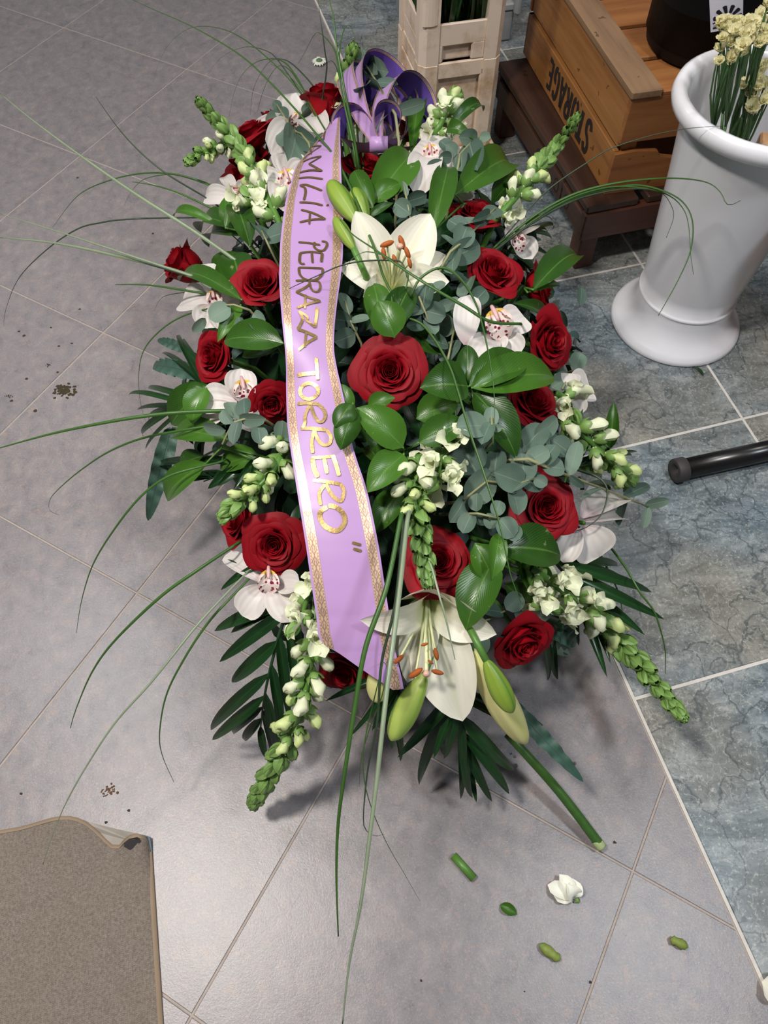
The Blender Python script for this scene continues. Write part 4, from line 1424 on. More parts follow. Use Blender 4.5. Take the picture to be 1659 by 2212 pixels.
def snapdragon(path, offs, n, size, f0, f1, label, tip_px=36, spread=.55):
    """path in px from base to tip; below f0 open florets, to f1 ivory buds, beyond green bracts"""
    pts = [D(x, y, o) for (x, y), o in zip(path, np.interp(np.linspace(0, 1, len(path)), np.linspace(0, 1, len(offs)), offs))]
    ax = smooth_path(pts, 24)
    root = ax[0]
    t = thing('snapdragon', label, 'snapdragon', root, 'white and green snapdragons')
    sm = MB()
    h = hub_for(root)
    tube(sm, smooth_path([h, (h + root) / 2, root], 5), .005, 6, 0, root, False)
    tube(sm, ax, [.0052, .0046, .003, .0012], 7, 0, root)
    link('stem', sm.mesh('stem', 'stem_green'), t)
    ang = random.uniform(0, 6)
    for k in range(n):
        s = k / (n - 1)
        s2 = .04 + .95 * (1 - (1 - s) ** 1.6)
        i = min(int(s2 * 23), 22)
        fr = s2 * 23 - i
        p = ax[i] * (1 - fr) + ax[i + 1] * fr
        d = unit(ax[i + 1] - ax[i])
        ang += 2.399
        x, y, z = axes_from_z(d, ang)
        px_m = scale_at(p)
        if s < f0:
            kind, L, lean = 'floret', size * 1.5, 1.1
        elif s < f1:
            kind, L, lean = 'bud', size * (1.30 - .35 * (s - f0) / max(f1 - f0, .01)), .85
        else:
            q = (s - f1) / max(1 - f1, .01)
            kind, L, lean = 'bract', size * (1.0 - .30 * q), spread * (1 - .70 * q)
        L *= px_m * random.uniform(.9, 1.1)
        o_dir = unit(x * math.sin(lean) + d * math.cos(lean) + tocam(p) * .12)
        r_ = .0035 * (1 - s * .7)
        bx, by, bz_ = axes_from_z(o_dir, 0)
        by2 = d - o_dir * (d @ o_dir)
        by2 = unit(by2) if np.linalg.norm(by2) > .05 else by
        bx2 = np.cross(by2, o_dir)
        M = frame(p - root + x * r_, bx2, by2, o_dir, L)
        if kind == 'bract':
            link('bract', brc_me, t, M)
        else:
            b_ = link(kind, {'floret': flo_me, 'bud': bud_me if s < (f0 + f1) / 2 else bud2_me}[kind], t, M)
            link('calyx', cal_me, b_, Matrix.Scale(.62, 4) if kind == 'floret' else None)


SNAPS = [
    ([(608, 492), (570, 410), (520, 320), (470, 262), (436, 226)], [.03, .06, .09], 38, 38, .0, .36, 'long snapdragon with a green tip rising at the upper left, flowers opening at its base'),
    ([(500, 310), (455, 322), (412, 346)], [.05, .07], 20, 26, .0, .45, 'short curled snapdragon side shoot at the far upper left'),
    ([(742, 270), (744, 200), (762, 112)], [.02, .05, .09], 30, 36, .12, .5, 'pale snapdragon behind the upright grass left of the bow'),
    ([(932, 300), (955, 262), (985, 206)], [.02, .05, .07], 26, 34, .18, .5, 'snapdragon in front of the lower beige container, right of the bow'),
    ([(1072, 470), (1120, 420), (1190, 330), (1242, 260)], [.02, .06, .10], 36, 36, .03, .34, 'long green tipped snapdragon at upper right in front of the wooden crate'),
    ([(1206, 905), (1270, 948), (1330, 1008), (1366, 1052)], [.01, .03, .03], 28, 42, .0, .48, 'snapdragon of lime buds at the right edge over the marble tiles'),
    ([(622, 945), (600, 1000), (560, 1050), (492, 1106)], [.02, .05, .06], 24, 42, .0, .6, 'budded snapdragon pointing down left beside the ribbon above the lower left rose'),
    ([(905, 985), (896, 1060), (908, 1150), (922, 1242)], [.03, .05, .07], 36, 46, .0, .34, 'snapdragon with an open flower cluster, green tip lying on the rose above the lower lily'),
    ([(684, 1290), (672, 1420), (640, 1560), (552, 1728)], [.02, .05, .06], 54, 46, .07, .38, 'longest snapdragon hanging at the bottom left past the palm frond'),
    ([(1150, 1228), (1240, 1295), (1330, 1375), (1466, 1538)], [.02, .04, .04], 52, 46, .16, .42, 'long snapdragon reaching out at the bottom right over the tile seam'),
    ([(980, 960), (955, 985), (948, 1030)], [.03, .045], 7, 50, .9, 1.0, 'cluster of open ivory snapdragon flowers below the bright green leaf pair'),
    ([(690, 1250), (665, 1290), (650, 1345)], [.03, .04], 4, 44, .9, 1.0, 'small cluster of white snapdragon flowers touching the lower left ribbon edge'),
    ([(1140, 1215), (1150, 1260), (1180, 1310)], [.01, .02], 4, 44, .9, 1.0, 'white snapdragon flowers drooping above the deep red lower right rose'),
    ([(1200, 850), (1225, 862), (1236, 880)], [.01, .02], 4, 40, .9, 1.0, 'pair of cream snapdragon flowers in front of the right edge orchid'),
    ([(560, 470), (548, 445), (540, 425)], [.03, .05], 5, 40, .9, 1.0, 'greenish white snapdragon flower cluster by the pinkish orchid at upper left'),
    ([(722, 262), (712, 262), (704, 264)], [.02, .03], 2, 30, .9, 1.0, 'white snapdragon flowers at the top end of the ribbon'),
]
for s_ in SNAPS:
    snapdragon(*s_)

# ---------------------------------------------------------------- broad glossy leaves (sprigs)
def sprig(name, label, cat, node, leaves, mtl, shape, group, off=.03, nu=3, nv=10, stemmat='stem_green', partname='leaf'):
    c = D(*node, off - .02)
    t = thing(name, label, cat, c, group)
    mb = MB()
    tube(mb, smooth_path([hub_for(c), (hub_for(c) + c) / 2, c], 5), .0032, 6, 0, c)
    for lf in leaves:
        bx, by, tx_, ty_, w = lf[:5]
        ex = lf[5] if len(lf) > 5 else {}
        o0, o1 = ex.get('o0', off), ex.get('o1', off + .012)
        a, b_ = D(bx, by, o0), D(tx_, ty_, o1)
        tube(mb, smooth_path([c, (a + c) / 2 - tocam(c) * .004, a], 4), .0016, 5, 0, c)
        n = tocam(a) + UP * ex.get('up', .35) + RT * ex.get('rt', 0) + V(0, 0, ex.get('z', .2))
        me = blade(MB(), a, b_, w * scale_at((a + b_) / 2), n, ex.get('shape', shape), ex.get('lift', .10), ex.get('cup', .22), ex.get('curl', .08), nu, nv, ex.get('wave', .02), ex.get('wf', 9), ex.get('twist', 0), shift=c)
        link(partname, me.mesh(partname, mtl), t)
    link('stem', mb.mesh('stem', stemmat), t)


RG = 'sprigs of broad glossy leaves'
RUS = [
    ('two bright glossy leaves and a darker one standing above the upper lily', (800, 455), [(802, 440, 897, 322, 84, dict(up=.0)), (804, 437, 866, 392, 46, {}), (806, 452, 762, 362, 46, dict(up=-.2, o1=.05)), (795, 470, 850, 436, 20, {})]),
    ('broad bright leaves spreading right in front of the pallet at upper right', (1000, 440), [(984, 420, 1114, 338, 78, dict(up=.1)), (1062, 440, 1146, 384, 62, dict(o0=.0, o1=.01)), (935, 500, 972, 342, 56, dict(up=-.1))]),
    ('single dark green leaf at the right edge lying over the dark rose', (1130, 620), [(1152, 626, 1258, 538, 64, dict(o0=.045, o1=.06)), (1140, 632, 1215, 612, 22, {})]),
    ('cluster of three dark pointed leaves just below the upper lily', (842, 730), [(828, 715, 806, 606, 62, dict(o0=.03)), (842, 716, 888, 614, 66, dict(o0=.035)), (852, 728, 818, 648, 78, dict(o0=.05, o1=.07)), (868, 700, 952, 762, 78, dict(o0=.0, o1=.01)), (875, 690, 900, 730, 50, dict(o0=.0, o1=.0))]),
    ('big dark green leaves right of the central rose', (1015, 836), [(1010, 835, 910, 834, 96, dict(o0=.05, o1=.06)), (1014, 834, 1140, 772, 84, dict(o0=.045, o1=.05)), (1020, 838, 1206, 806, 96, dict(o0=.05, o1=.055)), (1024, 848, 1120, 986, 84, dict(o0=.04, o1=.05, rt=.3)), (1010, 830, 1010, 742, 48, dict(o0=.03, o1=.04)), (1000, 845, 1040, 880, 40, {}), (900, 905, 990, 868, 70, dict(o0=.0, o1=.01))]),
    ('bright shiny leaf fan just below the central rose', (872, 976), [(905, 956, 1008, 908, 68, dict(up=.2, o0=.045, o1=.06)), (870, 966, 772, 878, 82, dict(o0=.045, o1=.065)), (872, 982, 794, 1060, 74, dict(o0=.045, o1=.06)), (850, 960, 800, 935, 50, dict(o0=.02)), (862, 992, 790, 930, 66, dict(o0=.01, o1=.02)), (795, 878, 852, 858, 40, dict(o0=.03))]),
    ('dark curled leaf overlapping the right edge of the ribbon', (775, 905), [(768, 884, 736, 962, 58, dict(o0=.07, o1=.085, cup=-.3, curl=.2, twist=.4)), (762, 872, 722, 920, 50, dict(o0=.08, o1=.085, cup=-.2)), (756, 888, 738, 828, 34, dict(o0=.03))]),
    ('wide bright leaf with folded neighbours at lower right of centre', (1076, 1180), [(1078, 1184, 1218, 1196, 100, dict(o0=.035, o1=.05)), (1080, 1150, 1062, 1262, 44, dict(o0=.04, o1=.055, twist=.8)), (1026, 1175, 1070, 1262, 62, dict(o0=.03, o1=.04)), (1066, 1210, 1004, 1358, 94, dict(o0=.035, o1=.05, rt=-.2))]),
    ('broad pale green leaf against the left edge of the ribbon', (600, 745), [(612, 742, 478, 730, 76, dict(o0=.035, o1=.045)), (600, 752, 520, 768, 40, dict(o0=.0, o1=.01))]),
    ('leaves at the left edge between the palm leaflets and the orchid', (450, 840), [(452, 832, 364, 918, 74, dict(o0=.02, o1=.03)), (446, 838, 412, 915, 60, dict(o0=.035, o1=.04, rt=-.4)), (440, 845, 400, 840, 30, {})]),
    ('deep green leaves at the left edge pointing left below the orchid', (480, 965), [(492, 950, 362, 936, 62, dict(o0=.02, o1=.03)), (446, 1000, 350, 1080, 62, dict(o0=.02, o1=.03)), (440, 985, 384, 1010, 44, dict(o0=.0, o1=.01)), (560, 985, 470, 1010, 60, dict(o0=-.02, o1=-.01)), (590, 1010, 520, 1060, 50, dict(o0=-.02, o1=-.02))]),
    ('narrow dark leaf crossing the left orchid under the silvery grass', (520, 640), [(522, 648, 374, 588, 44, dict(o0=.04, o1=.05)), (520, 660, 470, 735, 34, dict(o0=.03))]),
    ('dark leaves at the upper left, one curling out like a hook', (520, 500), [(470, 486, 368, 466, 24, dict(o0=.02, o1=.04, lift=.2)), (502, 492, 424, 488, 54, dict(o0=.015, o1=.02)), (486, 492, 500, 408, 34, dict(o0=.03, o1=.05, twist=1.1)), (540, 532, 505, 430, 56, dict(o0=.03, o1=.04)), (520, 510, 440, 520, 50, dict(o0=.0, o1=.0))]),
    ('pale streaked leaf between the two red roses on the left', (520, 640), [(524, 632, 500, 540, 70, dict(o0=.01, o1=.02)), (490, 640, 482, 560, 40, dict(o0=.015, o1=.02)), (470, 600, 520, 548, 60, dict(o0=.0, o1=.01))]),
    ('dark leaf in shade right of the ribbon above the upright grass', (865, 1060), [(862, 1058, 808, 1152, 62, dict(o0=.0, o1=.01)), (858, 1062, 850, 1150, 50, dict(o0=.0, o1=.0)), (790, 965, 830, 1010, 40, dict(o0=.0))]),
    ('narrow upright leaf curling over the marble at the right edge', (1316, 968), [(1318, 968, 1326, 868, 30, dict(o0=.03, o1=.05, cup=.5)), (1300, 960, 1290, 900, 14, {})]),
    ('dark leaves under the lower right snapdragon', (1150, 1250), [(1120, 1210, 1180, 1290, 70, dict(o0=.0, o1=.0)), (1090, 1260, 1150, 1330, 60, dict(o0=-.01, o1=-.01)), (1230, 1010, 1310, 1060, 60, dict(o0=-.01, o1=.0)), (1180, 700, 1120, 650, 40, dict(o0=.0))]),
    ('two thin dark curling leaves in front of the beige container', (960, 300), [(962, 290, 1048, 232, 30, dict(o0=.04, o1=.08, lift=.3)), (965, 292, 1022, 296, 34, dict(o0=.04, o1=.06, lift=.4)), (905, 235, 890, 320, 40, dict(o0=.03, o1=.02, cup=.6))]),
]
for lab, node, lv in RUS:
    sprig('leaf_sprig', lab, 'leaves', node, lv, 'ruscus_green', 'ruscus', RG)

# ---------------------------------------------------------------- eucalyptus
EG = 'eucalyptus sprigs'


def round_leaf(cx_, cy_, r, nx, ny, **kw):             # a coin-shaped leaf centred at cx, cy growing away from nx, ny
    dx, dy = cx_ - nx, cy_ - ny
    L = math.hypot(dx, dy) or 1
    dx, dy = dx / L, dy / L
    return (cx_ - dx * r, cy_ - dy * r, cx_ + dx * r, cy_ + dy * r, 2 * r * kw.pop('asp', .92), dict(lift=.03, cup=.10, curl=.03, wave=.02, **kw))


def euc(label, stem, leaves, off=.035, o_tip=None, red=False):
    o_tip = off + .03 if o_tip is None else o_tip
    pts = np.array(stem, float)
    ofs = np.linspace(off, o_tip, len(stem))
    ax = [D(x, y, o) for (x, y), o in zip(stem, ofs)]
    root = ax[0]
    t = thing('eucalyptus_sprig', label, 'eucalyptus', root, EG)
    mb = MB()
    tube(mb, smooth_path([hub_for(root), (hub_for(root) + root) / 2] + ax, 14), [.003, .0026, .0014], 6, 0, root)
    link('stem', mb.mesh('stem', 'eucalyptus_stem'), t)
    for lf in leaves:
        cx_, cy_, r = lf[:3]
        kw = dict(lf[3]) if len(lf) > 3 else {}
        dd = np.hypot(pts[:, 0] - cx_, pts[:, 1] - cy_)
        best = None
        for i in range(len(pts) - 1):
            for s in np.linspace(0, 1, 9):
                q = pts[i] + (pts[i + 1] - pts[i]) * s
                d_ = math.hypot(q[0] - cx_, q[1] - cy_)
                if best is None or abs(d_ - r * .9) < best[0]:
                    best = (abs(d_ - r * .9), q, ofs[i] + (ofs[i + 1] - ofs[i]) * s)
        o0 = kw.pop('o', best[2])
        tw = random.uniform(-.9, .9)
        bx, by, tx_, ty_, w, ex = round_leaf(cx_, cy_, r, best[1][0], best[1][1], **kw)
        a, b_ = D(bx, by, o0), D(tx_, ty_, o0 + random.uniform(-.004, .012))
        n = tocam(a) + RT * tw + UP * random.uniform(-.5, .9)
        me = blade(MB(), a, b_, w * scale_at(a), n, ex.get('shape', 'euc'), .03, .12, .03, 3, 9, .02, 7, shift=root)
        link('leaf', me.mesh('leaf', 'eucalyptus_green'), t)


EUC = [
    ('round grey-green eucalyptus leaves over the white orchid at upper left', [(672, 322), (640, 285), (612, 250), (598, 226)], [(594, 260, 22), (655, 258, 28), (620, 287, 24), (632, 312, 34), (662, 300, 24), (598, 228, 12), (612, 244, 14), (662, 236, 13), (690, 298, 16, dict(asp=.4))], .03, .05),
    ('two coin-shaped eucalyptus leaves at the ribbon edge, upper left', [(585, 540), (572, 508), (566, 498)], [(560, 500, 30), (600, 508, 28), (572, 505, 10)], .035, .05),
    ('eucalyptus sprig standing in front of the bow top', [(862, 300), (845, 235), (818, 185), (786, 135)], [(765, 152, 22), (792, 130, 24), (812, 148, 26), (782, 185, 20, dict(asp=.5)), (812, 192, 22), (835, 180, 24, dict(asp=.5)), (802, 150, 14), (884, 232, 38, dict(asp=.4)), (830, 262, 30, dict(asp=.2))], .06, .09),
    ('round dark eucalyptus leaves in front of the beige container foot', [(985, 390), (990, 340), (1015, 310), (1046, 290)], [(962, 314, 16), (942, 366, 24), (1012, 298, 20), (1022, 336, 30), (998, 348, 20), (975, 322, 16), (1048, 296, 12), (1000, 378, 22), (962, 340, 14)], .03, .06),
    ('small grey eucalyptus sprig above the upper lily', [(890, 475), (880, 440), (872, 400)], [(901, 428, 22), (870, 450, 22), (874, 408, 18, dict(asp=.45)), (895, 460, 14), (918, 440, 22)], .03, .05),
    ('long eucalyptus sprig crossing the red rose right of the upper lily', [(950, 580), (995, 530), (1035, 485), (1070, 450)], [(1022, 480, 26), (988, 488, 24), (1062, 462, 22), (1040, 470, 20), (1002, 545, 40, dict(asp=.7)), (970, 520, 22, dict(asp=.4)), (1000, 510, 28), (980, 565, 26)], .04, .06),
    ('pale eucalyptus leaves right below the upper lily', [(930, 720), (918, 680), (905, 640)], [(918, 642, 32), (892, 675, 24), (938, 676, 26), (900, 700, 22), (945, 620, 20, dict(asp=.6)), (960, 660, 24, dict(asp=.6)), (930, 705, 20)], .02, .05),
    ('dark eucalyptus leaves in shade right of the ribbon', [(780, 740), (760, 700), (745, 650)], [(745, 655, 26, dict(asp=.6)), (752, 690, 34, dict(asp=.35)), (735, 690, 26), (778, 690, 22, dict(asp=.5)), (745, 730, 24)], .0, .02),
    ('eucalyptus sprig hanging over the white orchid on the left', [(560, 900), (520, 905), (488, 925), (480, 960)], [(505, 888, 24), (545, 905, 28, dict(asp=.6)), (462, 925, 26, dict(asp=.6)), (510, 932, 28, dict(asp=.6)), (528, 880, 20), (560, 940, 20), (490, 900, 18)], .05, .06),
    ('single eucalyptus leaves hanging below the left orchid', [(530, 660), (500, 665), (470, 660)], [(475, 676, 26), (555, 702, 20), (560, 690, 18), (430, 702, 20, dict(asp=.6))], .045, .05),
    ('big slate grey eucalyptus clump right of centre', [(1000, 1080), (1040, 1040), (1090, 1050), (1140, 1040), (1165, 1030)], [(1010, 985, 44), (1035, 1050, 42), (1100, 1032, 34), (1112, 1080, 34), (1150, 1042, 26), (1072, 1000, 30), (1130, 1010, 32), (1125, 1050, 22, dict(asp=.6)), (1168, 1040, 16), (960, 1010, 26, dict(asp=.5)), (990, 1100, 34, dict(asp=.6))], .025, .05),
    ('small eucalyptus shoot with button leaves beside the lower right rose', [(1010, 1110), (1050, 1110), (1080, 1120)], [(1030, 1085, 20), (1042, 1120, 18), (1060, 1125, 18), (1075, 1098, 18), (1095, 1140, 26), (1110, 1150, 20), (1010, 1130, 24)], .035, .05),
    ('long thin eucalyptus sprig reaching right over the snapdragon', [(1110, 990), (1180, 1010), (1260, 1040), (1340, 1070), (1400, 1095)], [(1160, 985, 30, dict(asp=.7)), (1185, 985, 30, dict(asp=.8)), (1195, 1010, 26), (1240, 990, 40, dict(asp=.45)), (1245, 1040, 22, dict(asp=.4)), (1300, 1045, 32, dict(asp=.3)), (1280, 1065, 24, dict(asp=.4)), (1375, 1060, 34, dict(asp=.4)), (1345, 1105, 30, dict(asp=.4)), (1420, 1086, 28, dict(asp=.4)), (1395, 1118, 24, dict(asp=.45))], .05, .03),
    ('dark slate eucalyptus leaves under the right hand red rose', [(1110, 1010), (1140, 970), (1175, 920)], [(1150, 950, 42, dict(asp=.7)), (1180, 925, 34, dict(asp=.6)), (1120, 985, 30), (1100, 960, 30), (1190, 955, 26), (1212, 965, 26), (1225, 975, 24)], .02, .03),
    ('red-tinged eucalyptus leaves on the dark leaf right of centre', [(1060, 960), (1058, 920), (1062, 900)], [(1060, 902, 24, dict(asp=.7)), (1050, 935, 26, dict(asp=.7)), (1020, 920, 34), (1075, 925, 10)], .055, .065),
    ('blue-grey eucalyptus leaves behind the tall white orchid petal', [(960, 800), (975, 740), (985, 690)], [(985, 665, 26, dict(asp=.6)), (960, 700, 28), (975, 760, 30), (990, 790, 24), (945, 740, 24), (1010, 620, 26), (1035, 640, 22)], .0, .02),
    ('eucalyptus leaves hugging the ribbon above the lower left snapdragon', [(620, 960), (605, 950), (590, 950)], [(608, 930, 22), (590, 955, 22), (625, 960, 18), (520, 700, 16)], .03, .04),
    ('small grey leaves under the rose at the upper right edge', [(1240, 800), (1225, 820), (1215, 840)], [(1212, 825, 22), (1248, 780, 20), (1255, 640, 20, dict(asp=.6)), (1215, 690, 20, dict(asp=.6))], -.01, .0),
    ('grey-green leaves between the lower lily and the deep red rose', [(1040, 1350), (1060, 1330), (1090, 1320)], [(1060, 1320, 26), (1030, 1390, 30), (1110, 1300, 24), (1150, 1330, 40, dict(asp=.5)), (1200, 1395, 34, dict(asp=.5)), (1065, 1470, 28)], .0, .0),
]
for a_ in EUC:
    euc(*a_)

# ---------------------------------------------------------------- palm fronds and ferns
def palm(label, rachis, leaflets, off=.0, o_tip=.02, w=26, name='palm_frond', drop=0.0):
    ax = [D(x, y, o) for (x, y), o in zip(rachis, np.linspace(off, o_tip, len(rachis)))]
    root = ax[0]
    t = thing(name, label, 'palm frond', root, 'palm fronds')
    path = smooth_path(ax, 40)
    mb = MB()
    h = hub_for(root)
    tube(mb, smooth_path([h, (h + root) / 2 - V(0, 0, .01), root], 5), .003, 6, 0, root, False)
    tube(mb, path, [.0026, .001], 6, 0, root)
    link('rachis', mb.mesh('rachis', 'palm_stem'), t)
    for lf in leaflets:
        s, tx_, ty_ = lf[:3]
        ww = lf[3] if len(lf) > 3 else w
        a = path[int(max(0, s - .10) * 39)]
        b_ = D(tx_, ty_, o_tip + random.uniform(-.006, .012))
        n = tocam(a) + V(0, 0, .4) + RT * random.uniform(-.35, .35)
        me = blade(MB(), a, b_, ww * .86 * scale_at(b_), n, 'lance', random.uniform(.04, .10), .30, random.uniform(.02, .1), 2, 10, 0, 5, random.uniform(-.2, .2), shift=root)
        link('leaflet', me.mesh('leaflet', 'palm_green'), t)


PALMS = [
    ('large palm frond sweeping down left at the bottom left of the arrangement', [(628, 1295), (598, 1390), (572, 1500), (560, 1600)],
     [(.0, 457, 1364, 36), (.08, 492, 1368, 30), (.2, 470, 1432, 34), (.32, 490, 1482, 36), (.5, 438, 1588, 32), (.62, 454, 1602, 28), (.74, 497, 1588, 24), (.84, 524, 1602, 24),
      (.9, 575, 1640, 20), (.75, 590, 1640, 22), (.6, 604, 1645, 26), (.45, 612, 1600, 26), (.3, 625, 1560, 28), (.2, 636, 1500, 26), (.05, 652, 1440, 26)], .0, .02),
    ('palm frond fanning out below the lower lily at the bottom centre', [(990, 1490), (1000, 1580), (1010, 1660)],
     [(.0, 856, 1642, 30), (.08, 893, 1708, 30), (.2, 935, 1640, 24), (.35, 998, 1742, 22), (.5, 1018, 1738, 22), (.6, 1064, 1738, 24), (.5, 1106, 1720, 28), (.35, 1116, 1672, 32), (.2, 1160, 1590, 26), (.1, 1186, 1572, 24), (.05, 960, 1650, 26), (.9, 1030, 1735, 18)], -.005, .015),
    ('palm frond with long tapering leaflets at the right over the marble', [(1200, 1215), (1260, 1290), (1300, 1350)],
     [(.0, 1370, 1262, 32), (.15, 1418, 1280, 28), (.3, 1440, 1340, 30), (.5, 1398, 1372, 28), (.7, 1310, 1462, 26), (.85, 1320, 1430, 22), (.5, 1250, 1400, 24), (.1, 1350, 1220, 24)], -.01, .0),
    ('narrow drooping palm leaflets left below the deep red lower rose', [(1160, 1330), (1200, 1380), (1220, 1420)],
     [(.2, 1186, 1478, 20), (.6, 1204, 1472, 22), (.9, 1230, 1410, 18), (.4, 1186, 1475, 16), (.0, 1240, 1370, 22)], -.01, -.005),
    ('spiky palm leaflets fanning out at the left edge', [(470, 850), (420, 868), (372, 880)],
     [(.2, 344, 758, 14), (.1, 384, 716, 17), (.5, 312, 836, 14), (.75, 268, 848, 13), (.9, 290, 884, 12), (1.0, 304, 908, 13), (.9, 296, 946, 17), (.6, 305, 975, 10), (.3, 372, 700, 14), (.0, 440, 705, 14)], .0, .015),
    ('dark palm leaflets pointing down left under the leaves on the left', [(560, 990), (490, 1020), (440, 1040)],
     [(.3, 310, 1008, 20), (.9, 324, 1020, 18), (.5, 448, 1056, 26), (.2, 506, 1056, 22), (.4, 470, 1050, 22), (.1, 540, 1040, 20), (.7, 386, 1040, 22), (.8, 330, 1030, 14)], -.02, .0),
    ('thin dark palm leaflets behind the small orchid at upper right', [(1090, 520), (1130, 500), (1160, 500)],
     [(.2, 1198, 472, 12), (.5, 1212, 484, 12), (.8, 1200, 516, 12), (.4, 1190, 552, 12), (.6, 1170, 462, 12), (.9, 1186, 500, 10)], -.01, .0),
    ('dark palm leaflets hanging between the two bottom lily buds', [(870, 1440), (850, 1500), (846, 1540)],
     [(.2, 802, 1582, 24), (.6, 846, 1620, 24), (.9, 868, 1650, 20), (.4, 836, 1560, 20), (.0, 750, 1600, 16), (.1, 700, 1515, 22)], -.02, .0),
    ('dark palm leaflets at the far right below the broad petalled orchid', [(1225, 1010), (1280, 1000), (1320, 980)],
     [(.2, 1330, 962, 12), (.6, 1382, 974, 12), (.8, 1370, 984, 10), (.3, 1290, 912, 16), (.1, 1258, 880, 22), (.5, 1310, 945, 14)], -.01, .02),
    ('curled thin palm leaflets below the lower left rose', [(580, 1215), (540, 1220), (500, 1222)], [(.5, 474, 1275, 18), (.2, 510, 1242, 16), (.9, 486, 1210, 14)], -.01, .01),
]
for a_ in PALMS:
    palm(*a_)

for lab, b0, t0, w, o0, o1 in (('long wavy-edged grey green fern leaf hanging at the left edge', (372, 925), (318, 1128), 40, .0, .02),
                               ('long wavy-edged fern leaf stretching to the bottom right over the grey tiles', (1080, 1500), (1264, 1692), 36, -.01, .01),
                               ('pointed grey fern leaf at the left edge under the red rose', (434, 812), (322, 788), 34, -.01, .01),
                               ('short pale fern leaf tip at the left edge above the palm leaflets', (410, 760), (336, 732), 22, -.02, .0),
                               ('fern leaf hanging straight down beneath the lower lily', (965, 1500), (962, 1640), 36, -.02, -.01),
                               ('fern leaf edge showing right of the deep red lower rose', (1160, 1330), (1250, 1396), 46, -.02, -.015)):
    c = D(*b0, o0)
    t = thing('fern_leaf', lab, 'fern leaf', c, 'wavy fern leaves')
    e = D(*t0, o1)
    me = blade(MB(), c, e, w * scale_at(e), tocam(c) + V(0, 0, .3), 'strap', .06, .12, .04, 3, 30, .24, 40, .15, shift=c)
    link('leaf', me.mesh('leaf', 'fern_green'), t)
    link('stem', tube(MB(), smooth_path([c, (c + hub_for(c)) / 2, hub_for(c)], 5), .0022, 5, 0, c).mesh('stem', 'stem_dark'), t)
# ================================================================== RIBBON
ROWS = [(248, 728, 736), (262, 716, 735), (290, 697, 735), (310, 680, 735), (330, 664, 736), (350, 646, 736), (370, 635, 737), (400, 627, 738), (430, 618, 740), (460, 613, 741), (500, 608, 741), (530, 605, 741), (560, 604, 740),
        (600, 603, 736), (640, 605, 730), (690, 609, 724), (720, 612, 722), (760, 616, 722), (800, 618, 729), (830, 618, 736), (880, 619, 747), (920, 621, 754), (960, 626, 761), (1000, 632, 773), (1050, 640, 790),
        (1100, 648, 802), (1180, 661, 818), (1250, 671, 829), (1330, 683, 841), (1383, 692, 849), (1410, 733, 855), (1440, 777, 862), (1465, 814, 868), (1488, 848, 872)]
RR = smooth_path([V(a, b_, c) for a, b_, c in ROWS], 150)
ry = RR[:, 0]
XN = np.where(ry > 1383, 692 + (ry - 1383) * .165, RR[:, 1])      # the uncut left edge
UC = np.clip((RR[:, 1] - XN) / (RR[:, 2] - XN), 0, .97)              # where the slanting cut begins
RR[:, 1] = XN
zz_ = []
for y, xl, xr in RR:
    p = D((xl + xr) / 2, y, .055)
    wob = .010 * math.sin((y - 560) / 70.0) * math.exp(-((y - 640) / 190.0) ** 2) - .008 * math.exp(-((y - 850) / 60.0) ** 2)
    zz_.append(p[2] + wob)
zz_ = np.array(zz_)
for _ in range(6):
    zz_[1:-1] = (zz_[:-2] + zz_[1:-1] * 2 + zz_[2:]) / 4
tilt = .020 * np.exp(-((ry - 330) / 70.0) ** 2) - .010 * np.exp(-((ry - 640) / 90.0) ** 2) + .008 * np.exp(-((ry - 900) / 90.0) ** 2)
RL = np.array([W(r[1], r[0], z - t) for r, z, t in zip(RR, zz_, tilt)])
RRt = np.array([W(r[2], r[0], z + t) for r, z, t in zip(RR, zz_, tilt)])
us = np.linspace(0, 1, 13)
bow_h = lambda u: (u - u * u) * .004 * 4
ROOT = RL[75].copy()
ROOT[2] = 0


def rib(i, u):
    p = RL[i] * (1 - u) + RRt[i] * u
    return p


Tn = np.gradient((RL + RRt) / 2, axis=0)
RN = np.array([unit(np.cross(RRt[i] - RL[i], -Tn[i])) for i in range(len(RL))])
RN = np.array([n if n @ tocam(RL[i]) > 0 else -n for i, n in enumerate(RN)])
rb_ = thing('memorial_ribbon', 'lilac memorial ribbon with gold borders and hand-painted gold letters over the flowers', 'ribbon', ROOT)
P = np.array([[rib(i, UC[i] + (1 - UC[i]) * u) + RN[i] * bow_h(UC[i] + (1 - UC[i]) * u) - ROOT for u in us] for i in range(len(RL))])
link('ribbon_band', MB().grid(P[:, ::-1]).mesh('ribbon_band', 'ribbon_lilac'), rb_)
arc = np.concatenate([[0], np.cumsum(np.linalg.norm(np.diff((RL + RRt) / 2, axis=0), axis=1))]) * 100
for u0, u1 in ((.035, .165), (.835, .965)):
    uu = np.linspace(u0, u1, 4)
    rows = [i for i in range(len(RL)) if UC[i] < u1]
    P = np.array([[rib(i, max(u, UC[i])) + RN[i] * (bow_h(max(u, UC[i])) + .0006) - ROOT for u in uu] for i in rows])
    U = np.array([[((max(u, UC[i]) - u0) / (u1 - u0), arc[i]) for u in uu] for i in rows])
    link('gold_border', MB().grid(P[:, ::-1], U[:, ::-1]).mesh('gold_border', 'ribbon_border'), rb_)


